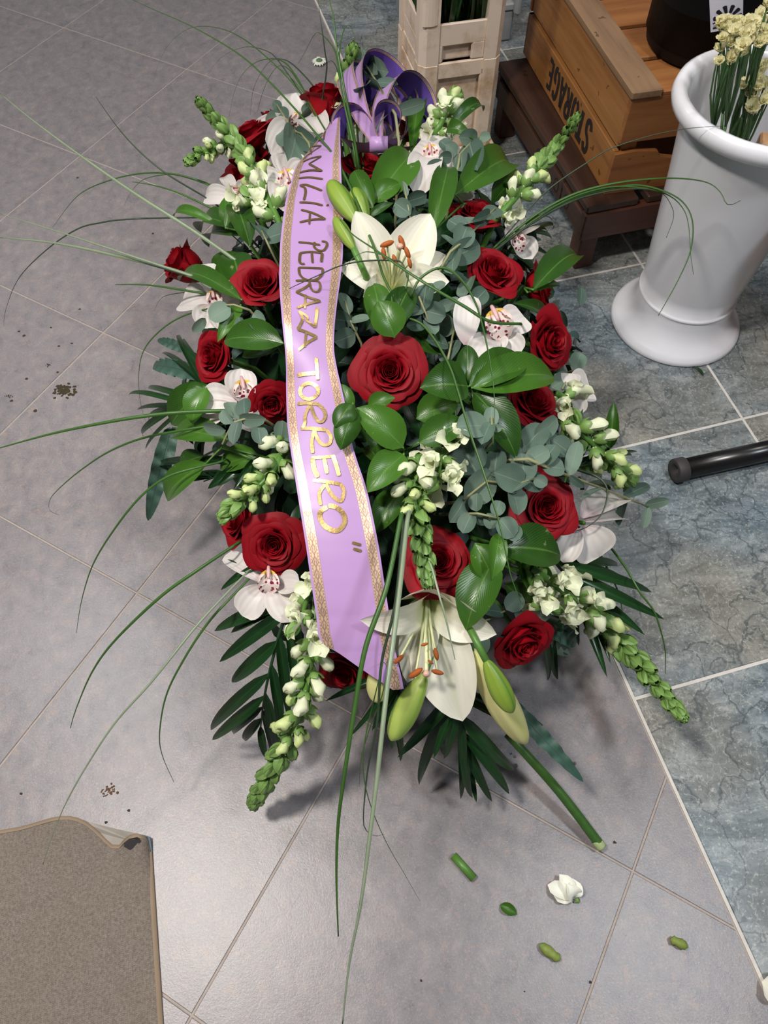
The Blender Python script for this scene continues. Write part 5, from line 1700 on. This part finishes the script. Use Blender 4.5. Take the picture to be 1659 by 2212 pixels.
def on_rib(x, y, lift=.0012):
    f = np.interp(y, ry, np.arange(len(ry)))
    i = int(min(f, len(ry) - 2))
    fr = f - i
    xl, xr = np.interp(y, ry, RR[:, 1]), np.interp(y, ry, RR[:, 2])
    u = (x - xl) / (xr - xl)
    p = rib(i, u) * (1 - fr) + rib(i + 1, u) * fr
    return p + RN[i] * (bow_h(min(max(u, 0), 1)) + lift), RN[i]


def cropA(q):
    return [(560 + x * .2261, 260 + y * .2261) for x, y in q]


def cropB(q):
    return [(560 + x * .2532, 700 + y * .2532) for x, y in q]


def ell(cx_, cy_, rx, ry_, n=16):
    return [(cx_ + rx * math.cos(a), cy_ + ry_ * math.sin(a)) for a in np.linspace(-1.2, 2 * PI - 1.1, n)]


LET = []
for q, w in (
        ([(566, 215), (640, 195)], 18), ([(640, 120), (632, 215)], 18), ([(598, 150), (596, 208)], 14),
        ([(432, 388), (480, 345), (612, 272)], 20), ([(612, 272), (540, 262), (485, 268)], 20), ([(492, 272), (512, 345)], 16),
        ([(430, 412), (520, 385), (612, 372)], 24), ([(612, 374), (560, 405), (492, 440)], 22), ([(492, 440), (550, 475), (616, 512)], 22), ([(616, 510), (500, 505), (398, 518)], 26),
        ([(388, 570), (500, 572), (618, 588)], 24), ([(392, 642), (450, 640), (520, 665), (606, 698)], 26), ([(400, 645), (440, 668), (450, 710), (432, 788)], 24),
        ([(388, 806), (500, 815), (610, 838)], 26), ([(648, 830), (662, 836)], 30),
        ([(402, 878), (520, 915), (634, 968)], 26), ([(634, 968), (520, 975), (388, 998)], 26), ([(488, 910), (480, 1022)], 18),
        ([(374, 1188), (470, 1200), (582, 1218)], 26), ([(596, 1182), (640, 1188), (645, 1222), (612, 1268), (560, 1268), (524, 1236), (530, 1192)], 24),
        ([(385, 1295), (490, 1285), (602, 1296)], 28), ([(390, 1295), (382, 1370), (400, 1398), (430, 1398)], 26), ([(500, 1295), (505, 1392)], 22), ([(600, 1296), (588, 1382)], 26),
        ([(372, 1432), (480, 1438), (602, 1440)], 26), ([(600, 1440), (596, 1490), (556, 1536), (500, 1556), (430, 1545), (382, 1500), (374, 1432)], 24),
        ([(342, 1556), (440, 1556), (560, 1560)], 28), ([(556, 1560), (574, 1604), (562, 1650), (528, 1664), (488, 1640), (468, 1566)], 22), ([(476, 1590), (420, 1630), (345, 1662)], 24),
        ([(342, 1660), (450, 1712), (574, 1748)], 28), ([(574, 1750), (470, 1772), (352, 1812)], 26), ([(430, 1690), (424, 1822)], 20),
        ([(544, 1808), (536, 1900), (526, 1996)], 30), ([(524, 1994), (470, 1950), (440, 1930), (452, 1900), (372, 1842)], 24), ([(374, 1840), (404, 1920), (362, 2010)], 28),
        ([(362, 2008), (450, 2040), (548, 2084)], 30), ([(548, 2086), (470, 2130), (376, 2204)], 28), ([(444, 2036), (434, 2180)], 22)):
    LET.append((cropA(q), w * .2261))
for q, w in (
        ([(328, 442), (420, 430), (490, 424)], 34), ([(488, 296), (500, 400), (508, 486)], 30), (ell(436, 586, 78, 70), 34),
        ([(334, 694), (420, 690), (520, 702)], 34), ([(512, 700), (560, 745), (576, 800), (556, 846), (520, 850), (484, 800), (450, 712)], 30), ([(440, 715), (404, 800), (402, 860), (380, 900)], 30),
        ([(362, 902), (470, 908), (590, 920)], 34), ([(586, 920), (622, 975), (606, 1034), (556, 1042), (512, 1000), (484, 924)], 30), ([(480, 925), (458, 1020), (466, 1112)], 32),
        ([(452, 1150), (540, 1148), (640, 1136)], 28), ([(462, 1152), (472, 1240), (504, 1316)], 42), ([(560, 1156), (584, 1286)], 34), ([(634, 1128), (664, 1220), (684, 1304)], 36),
        ([(462, 1340), (580, 1354), (700, 1374)], 32), ([(698, 1372), (724, 1430), (704, 1512), (660, 1500), (606, 1440), (574, 1370)], 32), ([(566, 1376), (516, 1450), (528, 1552)], 32),
        ([(584, 1570), (540, 1590), (518, 1640), (556, 1720), (630, 1764), (690, 1756), (732, 1690), (716, 1620), (660, 1570), (592, 1556)], 42),
        ([(794, 1866), (870, 1886)], 26), ([(804, 1918), (874, 1938)], 26)):
    LET.append((cropB(q), w * .2532))
CNT = [3, 3, 4, 1, 2, 2, 3, 2, 4, 2, 3, 3, 3, 3, 2, 1, 3, 3, 4, 3, 1, 2]     # strokes of each letter, then the closing quotation mark
ci, cn = 0, 0
let = MB()
for q, w in LET:
    k = len(q)
    pts = smooth_path([(x, y, 0) for x, y in q], max(4, 4 * k))[:, :2]
    pn = [on_rib(x, y, .0012 + .00012 * cn) for x, y in pts]
    P = np.array([a for a, _ in pn])
    Nn = np.array([b_ for _, b_ in pn])
    s = scale_at(P[0])
    ws = [w * s * (1.0 if 0 < i < len(P) - 1 else .72) for i in range(len(P))]
    strip(let, P, ws, Nn, ROOT)
    cn += 1
    if ci < len(CNT) and cn == CNT[ci]:
        link('painted_letter', let.mesh('painted_letter', 'gold_paint', False), rb_)
        let, cn, ci = MB(), 0, ci + 1

# ---- bow: loops of the same ribbon
K = D(818, 312, .045)
bow = thing('ribbon_bow', 'looped lilac and violet ribbon bow at the far end of the arrangement', 'bow', K)


def loop(tipx, tipy, lift, width, openness, ax_rot, base=None, gap=0.35):
    a = K if base is None else D(*base, .045)
    tip = D(tipx, tipy, .05) + tocam(K) * lift
    d = tip - a
    L = np.linalg.norm(d)
    y = d / L
    c = tocam(K)
    x = unit(np.cross(y, c))
    z = np.cross(x, y)
    xr_ = x * math.cos(ax_rot) + z * math.sin(ax_rot)      # the ribbon's width lies along this
    op = np.cross(y, xr_)
    P = []
    for t in np.linspace(0, 1, 36):
        ang = t * PI
        yy = L * (math.sin(ang) ** .8)
        oo = openness * L * math.cos(ang) * math.sin(ang) ** .5 * (1.0)
        P.append([a + y * yy + op * oo + xr_ * w_ * (gap + (1 - gap) * math.sin(ang) ** .6) - K for w_ in np.linspace(-width / 2, width / 2, 7)])
    P = np.array(P)
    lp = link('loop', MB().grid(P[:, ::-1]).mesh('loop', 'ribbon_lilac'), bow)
    Pn = P[:, ::1]
    nrm = np.cross(np.gradient(Pn[:, 3], axis=0), Pn[:, 6] - Pn[:, 0])
    nrm = np.array([unit(q) for q in nrm])
    for i0 in (0, 6):
        e0, e1 = Pn[:, i0] * .96 + Pn[:, 3] * .04, Pn[:, i0] * .78 + Pn[:, 3] * .22
        lenc = np.concatenate([[0], np.cumsum(np.linalg.norm(np.diff(Pn[:, i0], axis=0), axis=1))]) * 100
        G = np.stack([e0, e1], 1)
        U = np.array([[(0, q), (1, q)] for q in lenc])
        mb = MB().grid(G - nrm[:, None] * .0006, U).grid(G + nrm[:, None] * .0006, U)
        link('gold_border', mb.mesh('gold_border', 'ribbon_border'), lp)


loop(838, 152, .02, .046, .30, 1.05)
loop(778, 172, .02, .048, .24, .5)
loop(906, 208, .02, .050, .30, 1.30)
loop(742, 258, .01, .046, .40, 1.40)
loop(836, 244, .06, .048, .50, 1.45)
loop(806, 205, .04, .046, .25, .8)
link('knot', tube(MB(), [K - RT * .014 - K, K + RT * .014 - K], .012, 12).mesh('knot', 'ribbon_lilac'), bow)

# ================================================================== GRASS
GG = 'long thin grass blades'
GRASS = [  # px path, z at base (None: from the mound), z at tip, bulge, width px, material, label
    ([(850, 640), (829, 600), (813, 549), (790, 490), (757, 405), (720, 335), (690, 298), (650, 250), (590, 185), (520, 120), (420, 60), (330, 20), (275, -6)], .50, .42, .04, 6, 'grass_green', 'longest grass blade, running from the upper lily across the ribbon to the top edge'),
    ([(760, 470), (753, 430), (745, 400), (727, 325), (691, 262), (655, 200), (620, 160), (585, 138)], .48, .40, .02, 5, 'grass_green', 'grass blade along the right ribbon edge bending left above the upper left orchid'),
    ([(1126, 700), (1059, 695), (1001, 661), (920, 613), (860, 574), (811, 540), (761, 506), (734, 474)], .50, .54, .03, 8, 'grass_green', 'stiff grass blade slanting down right over the upper lily to the spotted orchid'),
    ([(880, 600), (868, 568), (845, 563), (786, 564), (736, 574), (687, 595), (628, 622), (592, 642)], .52, .50, .03, 4, 'grass_dark', 'thin grass blade arching left across the ribbon over the painted letters'),
    ([(876, 625), (880, 590), (845, 560), (809, 546), (782, 546), (754, 567), (732, 613), (718, 649)], .52, .47, .03, 4, 'grass_green', 'short thin grass blade hooking over the left petal of the upper lily'),
    ([(888, 640), (905, 604), (941, 580), (971, 583), (1001, 610), (1025, 650), (1040, 695), (1058, 779), (1068, 866), (1066, 963)], .50, .50, .04, 7, 'grass_green', 'grass blade arching up below the lily and dropping past the spotted orchid'),
    ([(887, 689), (911, 700), (941, 737), (971, 791), (989, 845), (1016, 936), (1047, 1028), (1077, 1125), (1092, 1191), (1104, 1245), (1125, 1301)], .50, .42, .03, 7, 'grass_green', 'long grass blade running down right of the central rose past the eucalyptus'),
    ([(1064, 540), (1079, 525), (1160, 462), (1233, 422), (1307, 400), (1389, 388), (1465, 385), (1527, 394), (1556, 415), (1567, 437), (1578, 443), (1600, 433)], .42, .42, .05, 6, 'grass_green', 'grass blade arching right over the pallet, its kinked tip before the white vase'),
    ([(1066, 545), (1082, 528), (1170, 468), (1250, 425), (1320, 407), (1380, 400), (1440, 415), (1478, 440), (1496, 480), (1492, 540), (1465, 605), (1422, 682)], .42, .30, .06, 6, 'grass_green', 'grass blade arching right whose tip hangs lowest in front of the white vase'),
    ([(1068, 543), (1150, 478), (1233, 428), (1320, 404), (1400, 408), (1450, 425), (1478, 455), (1488, 492), (1492, 550), (1498, 593)], .42, .32, .06, 5, 'grass_green', 'grass blade arching right whose tip hangs halfway down the white vase'),
    ([(1062, 548), (1140, 488), (1233, 436), (1320, 412), (1390, 408), (1431, 418), (1450, 444), (1455, 470), (1439, 514)], .42, .36, .05, 5, 'grass_dark', 'grass blade arching right with the shortest drooping tip at the vase edge'),
    ([(1070, 530), (1087, 514), (1178, 415), (1281, 343), (1329, 317), (1417, 290), (1490, 277), (1564, 272)], .42, .50, .03, 3.5, 'grass_dark', 'thin straight grass blade crossing the storage crate to the rim of the white vase'),
    ([(540, 590), (527, 576), (422, 502), (291, 418), (169, 333), (67, 257), (0, 202)], None, .42, .03, 9, 'grass_silver', 'thick silvery grass blade slanting up left from the tall red rose'),
    ([(480, 452), (443, 426), (359, 375), (300, 326), (253, 274), (207, 209)], None, .40, .03, 4, 'grass_dark', 'thin dark grass blade with a free tip on the grey tiles at upper left'),
    ([(500, 425), (481, 411), (430, 390), (367, 375), (304, 375), (236, 390), (169, 422), (114, 491)], None, .12, .10, 4, 'grass_green', 'thin grass arch at upper left drooping to the tiles near the left edge'),
    ([(490, 418), (430, 392), (380, 378), (350, 378), (310, 388), (285, 412), (268, 445)], None, .18, .07, 3, 'grass_green', 'short thin grass arch at upper left under the thick silvery blade'),
    ([(500, 475), (481, 464), (443, 443), (380, 415), (330, 400), (286, 393)], None, .34, .02, 5, 'grass_green', 'short green grass blade pointing left under the pinkish orchid'),
    ([(530, 640), (519, 633), (422, 599), (295, 557), (143, 506), (0, 462)], None, .38, .03, 6, 'grass_silver', 'upper of the two silvery grass blades running from the left roses to the left edge'),
    ([(535, 642), (519, 637), (380, 586), (253, 553), (118, 525), (0, 513)], None, .36, .03, 10, 'grass_silver', 'lower and thicker of the two silvery grass blades running to the left edge'),
    ([(460, 470), (340, 471), (260, 475), (219, 481), (169, 494), (105, 536), (42, 599), (13, 667), (8, 705)], None, .03, .14, 4, 'grass_dark', 'faint wide grass arch drooping onto the tiles at the left frame edge'),
    ([(500, 645), (485, 641), (422, 631), (321, 616), (249, 615)], None, .36, .02, 6, 'grass_green', 'short stiff green grass blade pointing left beneath the rose lying on its side'),
    ([(470, 640), (430, 632), (388, 633), (350, 643), (333, 671)], None, .20, .04, 3, 'grass_dark', 'tiny grass hook left of the left orchid'),
    ([(530, 668), (517, 665), (452, 667), (391, 685), (344, 716), (311, 756), (300, 803), (302, 860), (315, 911), (333, 936)], None, .06, .10, 4, 'grass_green', 'large hooked grass blade curving down past the spiky palm leaflets at the left'),
    ([(575, 888), (553, 886), (398, 891), (307, 900), (217, 915), (108, 938), (-5, 969)], None, .34, .03, 10, 'grass_green', 'thick green grass blade running level from the mid left rose to the left edge'),
    ([(510, 912), (488, 915), (398, 929), (307, 947), (235, 976), (174, 1016), (127, 1056), (107, 1081), (108, 1103), (127, 1112)], None, .05, .10, 6, 'grass_green', 'grass blade curling into a hook on the tiles at the left'),
    ([(490, 992), (470, 1000), (434, 983 + 25), (362, 1030), (307, 1070), (253, 1135), (203, 1215), (177, 1294), (165, 1367)], None, .05, .10, 6, 'grass_green', 'grass blade bowing down left over the wavy fern leaf'),
    ([(535, 1163), (523, 1168), (431, 1229), (346, 1290), (250, 1382), (200, 1450), (165, 1530), (152, 1573)], None, .10, .08, 8, 'grass_green', 'broad grass blade starting at the lower left open rose and bending down left'),
    ([(548, 1224), (523, 1248), (431, 1345), (330, 1470), (250, 1560), (190, 1650), (150, 1720), (128, 1767), (108, 1820), (93, 1867)], None, .10, .08, 6, 'grass_silver', 'silvery grass blade reaching down left to the doormat'),
    ([(552, 1236), (500, 1290), (450, 1345), (400, 1420), (360, 1500), (345, 1580), (350, 1630), (376, 1690)], None, .06, .08, 6, 'grass_green', 'green grass blade curving down over the big palm frond to the tiles'),
    ([(868, 1110), (865, 1125), (835, 1270), (790, 1400), (765, 1540), (742, 1690), (730, 1790), (727, 1900), (731, 2023)], .48, .22, .05, 13, 'grass_green', 'thick dark green grass blade hanging straight down over the ribbon end'),
    ([(884, 1105), (880, 1125), (862, 1290), (835, 1500), (815, 1680), (800, 1800), (780, 1950), (755, 2080), (740, 2212)], .48, .28, .05, 13, 'grass_silver', 'thick silvery grass blade hanging down the middle to the bottom edge'),
    ([(876, 1110), (872, 1130), (855, 1300), (825, 1430), (815, 1560), (795, 1660), (785, 1770), (795, 1798), (812, 1806), (830, 1802)], .47, .12, .04, 8, 'grass_dark', 'dark grass blade between the two thick ones ending in a small hook'),
    ([(828, 1430), (806, 1520), (790, 1590), (784, 1650), (792, 1710), (812, 1770), (840, 1830), (875, 1890), (908, 1948)], .40, .10, .04, 3, 'grass_green', 'hair thin grass blade bending right over the bare tiles at the bottom'),
    ([(846, 1400), (826, 1500), (800, 1570), (780, 1640), (776, 1700)], .42, .20, .03, 3, 'grass_green', 'hair thin short grass blade beside the thick hanging blades'),
    ([(1290, 1150), (1303, 1162), (1351, 1225), (1381, 1277), (1412, 1319), (1427, 1361), (1437, 1406), (1437, 1455)], None, .10, .08, 6, 'grass_green', 'grass blade bowing down right over the marble past the long snapdragon'),
    ([(1288, 1185), (1297, 1198), (1321, 1246), (1336, 1280), (1344, 1318)], None, .16, .02, 5, 'grass_green', 'short grass blade below the broad petalled orchid on the right'),
    ([(928, 1215), (935, 1233), (950, 1290), (964, 1340), (983, 1425)], .52, .48, .01, 6, 'grass_silver', 'short silvery grass blade lying over the throat of the lower lily'),
    ([(690, 300), (692, 250), (698, 200), (703, 172), (706, 140), (702, 113), (697, 74), (691, 33), (687, -6)], None, .60, .03, 4, 'grass_dark', 'dark grass blade rising to the top edge left of the daisy head'),
    ([(776, 372), (765, 300), (745, 200), (728, 106), (722, 53), (717, 22), (709, -6)], None, .62, .02, 7, 'grass_green', 'upright grass blade rising straight to the top edge above the bow'),
    ([(772, 372), (760, 300), (742, 215), (732, 150), (735, 100), (743, 64), (753, 55), (759, 60), (766, 82), (767, 110)], None, .46, .06, 5, 'grass_green', 'upright grass blade hooking over to the right above the bow'),
    ([(770, 370), (754, 290), (742, 215), (726, 120), (712, 92), (697, 76), (686, 70), (677, 78), (660, 110), (644, 138)], None, .36, .06, 5, 'grass_green', 'upright grass blade hooking over to the left above the daisy head'),
    ([(765, 365), (752, 280), (740, 200), (728, 150), (718, 132), (708, 134), (703, 160), (698, 225), (690, 262)], None, .38, .05, 4, 'grass_dark', 'grass blade folded over sharply in front of the tallest back rose'),
    ([(778, 372), (771, 280), (763, 190), (757, 130), (751, 100), (748, 120)], None, .44, .02, 5, 'grass_green', 'upright grass blade in front of the pale snapdragon left of the bow'),
    ([(784, 380), (787, 279), (801, 225), (815, 200)], None, .42, .01, 6, 'grass_green', 'short grass blade leaning right across the bow loops'),
    ([(740, 300), (720, 245), (661, 199), (631, 157), (610, 142), (592, 151), (571, 190), (556, 241)], None, .20, .08, 4, 'grass_green', 'rightmost of the three close grass arches drooping behind the upper left roses'),
    ([(735, 300), (700, 235), (677, 187), (632, 139), (604, 127), (583, 133), (562, 160), (546, 199), (541, 248)], None, .18, .08, 4, 'grass_dark', 'middle of the three close grass arches drooping behind the upper left roses'),
    ([(730, 300), (677, 230), (640, 166), (616, 136), (589, 127), (556, 133), (529, 154), (508, 193), (494, 254)], None, .16, .08, 4, 'grass_green', 'leftmost of the three close grass arches drooping behind the upper left roses'),
    ([(725, 310), (660, 215), (600, 130), (575, 110), (535, 101), (496, 113), (469, 133), (450, 160)], None, .24, .08, 3, 'grass_dark', 'thin grass arch above the three close arches at the top left'),
    ([(720, 315), (640, 190), (560, 110), (500, 70), (447, 57), (405, 63), (367, 93), (342, 139), (331, 177)], None, .20, .10, 3, 'grass_green', 'outermost thin grass arch at the top left over the tile joint'),
    ([(850, 330), (855, 262), (858, 215), (845, 180)], None, .42, .01, 4, 'eucalyptus_stem', 'bare thin brown stem standing before the bow'),
    ([(1230, 1010), (1290, 1030), (1312, 1060), (1300, 1110), (1265, 1140), (1230, 1150)], None, .28, .02, 5, 'grass_dark', 'dark curved grass blade looping over the broad petalled orchid'),
]
for path, z0, z1, bulge, w, mt, label in GRASS:
    p2 = smooth_path([(x, y, 0) for x, y in path], max(14, 5 * len(path)))[:, :2]
    if z0 is None:
        z0 = D(*path[0], .0)[2]
    k = len(p2)
    pts = []
    for i, (x, y) in enumerate(p2):
        s = i / (k - 1)
        pts.append(W(x, y, max(.004, z0 + (z1 - z0) * s + bulge * 4 * s * (1 - s))))
    root = pts[0]
    t = thing('grass_blade', label, 'grass blade', root, GG)
    rad = w * .5 * scale_at(pts[k // 3])
    c = pts[k // 3]
    side = unit(np.cross(unit(pts[1] - pts[0]), tocam(root)))
    mb = MB()
    tube(mb, pts, [rad * .9, rad, rad * .85, rad * .6, rad * .25], 5, 0, root, True, .35, side)
    link('blade', mb.mesh('blade', mt), t)
    low = C0 + (D(*path[0], -.08) - C0)
    link('sheath', tube(MB(), [root, low, hub_for(low)], [rad * .8, rad * .6], 5, 0, root).mesh('sheath', mt), t)

# ================================================================== LOOSE THINGS ON THE FLOOR
a, b_ = D(1096, 1585, .01), W(1298, 1828, .014)
t = thing('cut_stalk', 'long thick green lily stalk with its cut end on the tiles, bottom right', 'stalk', (b_[0], b_[1], 0))
sh = V(b_[0], b_[1], 0)
link('stalk', tube(MB(), smooth_path([a, a * .5 + b_ * .5 + V(.004, 0, .004), b_], 16), [.0066, .0074], 10, 0, sh).mesh('stalk', 'stalk_green'), t)
e = unit(b_ - a)
x, y, z = axes_from_z(e)
link('cut_end', lathe(MB(), [(.0076, -.012), (.0080, 0), (.0068, .003), (0, .004)], 10).mesh('cut_end', 'cut_end'), t, frame(b_ - sh, x, y, z))
a, b_ = W(979, 1848, .006), W(1024, 1898, .006)
t = thing('stem_piece', 'short straight piece of cut green stem lying on the grey tiles', 'stem', (a[0], a[1], 0))
sh = V(a[0], a[1], 0)
link('stem_piece', tube(MB(), [a, b_], .006, 9, 0, sh).mesh('stem_piece', 'stem_green'), t)
x, y, z = axes_from_z(b_ - a)
link('cut_end', lathe(MB(), [(.0058, -.001), (.0045, .0006), (0, .0008)], 9).mesh('cut_end', 'cut_end'), t, frame(b_ - sh, x, y, z))

p = W(1216, 1922, .002)
t = thing('fallen_floret', 'white snapdragon floret fallen on the grey tiles at lower right', 'fallen flower', (p[0], p[1], 0))
for dx, dy, w_, up in ((-.021, .006, .022, .004), (-.004, .018, .020, .012), (.013, .012, .022, .014), (-.014, -.008, .018, .003), (.004, .004, .022, .020)):
    link('petal', blade(MB(), V(.012, -.010, .003), V(dx, dy, up + .003), w_, V(0, 0, 1) + V(dx, dy, 0) * 10, 'orchid', .25, .25, .1, 3, 8, .07, 10).mesh('petal', 'daisy_white'), t)
link('calyx', cal_me, t, frame(V(.021, -.016, .004), *axes_from_z(V(-.8, .6, .1)), .013))

p = W(690, 134, .004)
t = thing('daisy_head', 'small white daisy head lying on the grey tiles beyond the arrangement', 'daisy', (p[0], p[1], 0))
for k in range(22):
    a_ = k * 2 * PI / 22 + random.uniform(-.06, .06)
    dr = V(math.cos(a_), math.sin(a_), 0)
    r0 = random.uniform(.0205, .0245)
    link('petal', blade(MB(), dr * .008 + V(0, 0, .008), dr * r0 + V(0, 0, .007 + random.uniform(-.002, .003)), .0062, V(0, 0, 1), 'strap', .08, .1, .2, 1, 5).mesh('petal', 'daisy_white'), t)
link('disc', lathe(MB(), [(.0095, .006), (.009, .010), (.006, .012), (0, .0125)], 12).mesh('disc', 'daisy_centre'), t)
link('receptacle', lathe(MB(), [(.004, 0), (.007, .003), (.009, .007)], 10).mesh('receptacle', 'stem_green'), t)


def bud_bit(name, label, cat, px0, px1, w, mt, group=None):
    a, b_ = W(*px0, .007), W(*px1, .007)
    t = thing(name, label, cat, (a[0], a[1], 0), group)
    sh = V(a[0], a[1], 0)
    x, y, z = axes_from_z(b_ - a)
    L = np.linalg.norm(b_ - a)
    R = w / 2 * scale_at(a)
    link('bud', lathe(MB(), [(.1 * R, 0), (.8 * R, .15 * L), (R, .4 * L), (.75 * R, .7 * L), (.9 * R, .85 * L), (.2 * R, L)], 9).mesh('bud', mt), t, frame(a - sh, x, y, z))
    link('calyx', cal_me, t, frame(a - sh, x, y, z, L * .55))


bud_bit('fallen_bud', 'wilted yellow-green bud on the tiles left of the long joint at the bottom right', 'fallen bud', (1166, 2040), (1210, 2074), 24, 'wilted_green', 'fallen green buds')
bud_bit('fallen_bud', 'wilted yellow-green bud on the tile next to the marble at the bottom right', 'fallen bud', (1486, 2046), (1448, 2028), 22, 'wilted_green', 'fallen green buds')
a, b_ = W(1080, 1955, .002), W(1117, 1975, .003)
t = thing('fallen_leaf', 'small folded green leaf bit on the tiles left of the fallen white floret', 'leaf', (a[0], a[1], 0))
link('leaf', blade(MB(), a, b_, .015, V(0, 0, 1), 'ruscus', .12, .4, .0, 2, 7, .02, 6, shift=V(a[0], a[1], 0)).mesh('leaf', 'ruscus_green'), t)
a, b_ = W(1690, 2150, .004), W(1646, 2120, .01)
t = thing('fallen_petal', 'pale green white petal at the right frame edge in the bottom corner', 'petal', (a[0], a[1], 0))
link('petal', blade(MB(), a, b_, .04, V(0, 0, 1), 'orchid', .1, .2, .0, 3, 8, .03, 6, shift=V(a[0], a[1], 0)).mesh('petal', 'lily_white'), t)
a, b_ = W(1520, 812, .002), W(1496, 790, .003)
t = thing('fallen_leaf', 'thin dark leaf bit lying at the foot of the white vase', 'leaf', (a[0], a[1], 0))
link('leaf', blade(MB(), a, b_, .007, V(0, 0, 1), 'lance', .12, .2, .0, 1, 5, shift=V(a[0], a[1], 0)).mesh('leaf', 'palm_green'), t)


def crumb(px, py, r, label, mt='soil', group='crumbs of dirt on the floor', n=1):
    p = W(px, py, 0)
    mb = MB()
    for k in range(n):
        s = r * scale_at(p) * (1 if n == 1 else random.uniform(.08, .26))
        o_ = V(0, 0, 0) if n == 1 else V(random.gauss(0, r * .55), random.gauss(0, r * .45), 0) * scale_at(p)
        vs = [o_ + V(s * math.cos(a) * random.uniform(.6, 1.2), s * math.sin(a) * random.uniform(.5, 1.1), .0003) for a in np.linspace(0, 2 * PI, 8)[:-1]] + [o_ + V(0, 0, s * .5 + .0006)]
        mb.add(vs, [(i, (i + 1) % 7, 7) for i in range(7)])
    o_ = link('dirt_crumb', mb.mesh('dirt_crumb', mt, False))
    o_.location = (p[0], p[1], 0.0001)
    tag(o_, label, 'dirt', group)


crumb(141, 844, 19, 'largest clump of brown-green plant dirt on the tiles at the left', n=70)
crumb(236, 1706, 14, 'reddish brown smear of dirt above the doormat', 'dry_brown', n=36)
crumb(106, 788, 8, 'small dirt clump above the largest one at the left', n=14)
crumb(15, 858, 8, 'dirt flecks at the left frame edge beside the largest clump', n=12)
for px_, py_, r, lab in ((25, 866, 4, 'dark fleck at the left frame edge level with the largest clump'), (58, 818, 4, 'small fleck between the largest clump and the left frame edge'), (77, 887, 5, 'dark oblong crumb just below the largest clump'),
                         (125, 804, 3, 'tiny fleck right above the largest clump'), (52, 725, 4, 'pale brown crumb high on the left tile'), (41, 716, 3, 'tiny crumb touching the pale brown one on the left tile'),
                         (172, 668, 3, 'lone dark fleck beside the upper left tile joint'), (155, 742, 3, 'fleck nearest the hooked grass blade at the left'), (127, 748, 3, 'left one of two flecks below the tile joint crossing'),
                         (110, 708, 3, 'fleck halfway between the joint crossing and the pale brown crumb'), (168, 384, 3, 'single dark speck alone on the tile at the upper left'), (330, 505, 3, 'single dark speck on the tile left of the dark hooked leaf'),
                         (46, 1714, 4, 'round dark speck near the left edge above the doormat'), (229, 1776, 4, 'small dark twig bit right behind the curled doormat edge'), (278, 1751, 4, 'dark twig bit between the reddish smear and the doormat'),
                         (127, 1888, 4, 'dark speck lying on the doormat'), (1275, 2122, 4, 'greenish crumb on the long tile joint at the bottom'), (910, 2118, 3, 'dark speck at the bottom edge left of the wilted bud'),
                         (1328, 1820, 4, 'dark speck right of the cut lily stalk end'), (1133, 2142, 2, 'pale chip on the bare tile at the bottom centre')):
    crumb(px_, py_, r, lab, group='tiny crumbs of dirt')

drop_me = lathe(MB(), [(1.0, 0), (.95, .25), (.7, .55), (.35, .7), (0, .74)], 12).mesh('water_drop', 'water')
for px_, py_, r, lab in ((1112, 1634, 4, 'clear water drop nearest the lily stalk, above the larger drop'), (1114, 1654, 5, 'largest clear water drop on the tile left of the lily stalk'), (1241, 1649, 4, 'lone clear water drop right of the wavy fern leaf tip'), (1104, 1628, 3, 'tiniest clear water drop, farthest left by the lily stalk')):
    o_ = link('water_drop', drop_me)
    p = W(px_, py_)
    s = r * scale_at(p)
    o_.location, o_.scale = (p[0], p[1], 0.0002), (s, s, s)
    tag(o_, lab, 'water drop', 'water drops by the stalk')
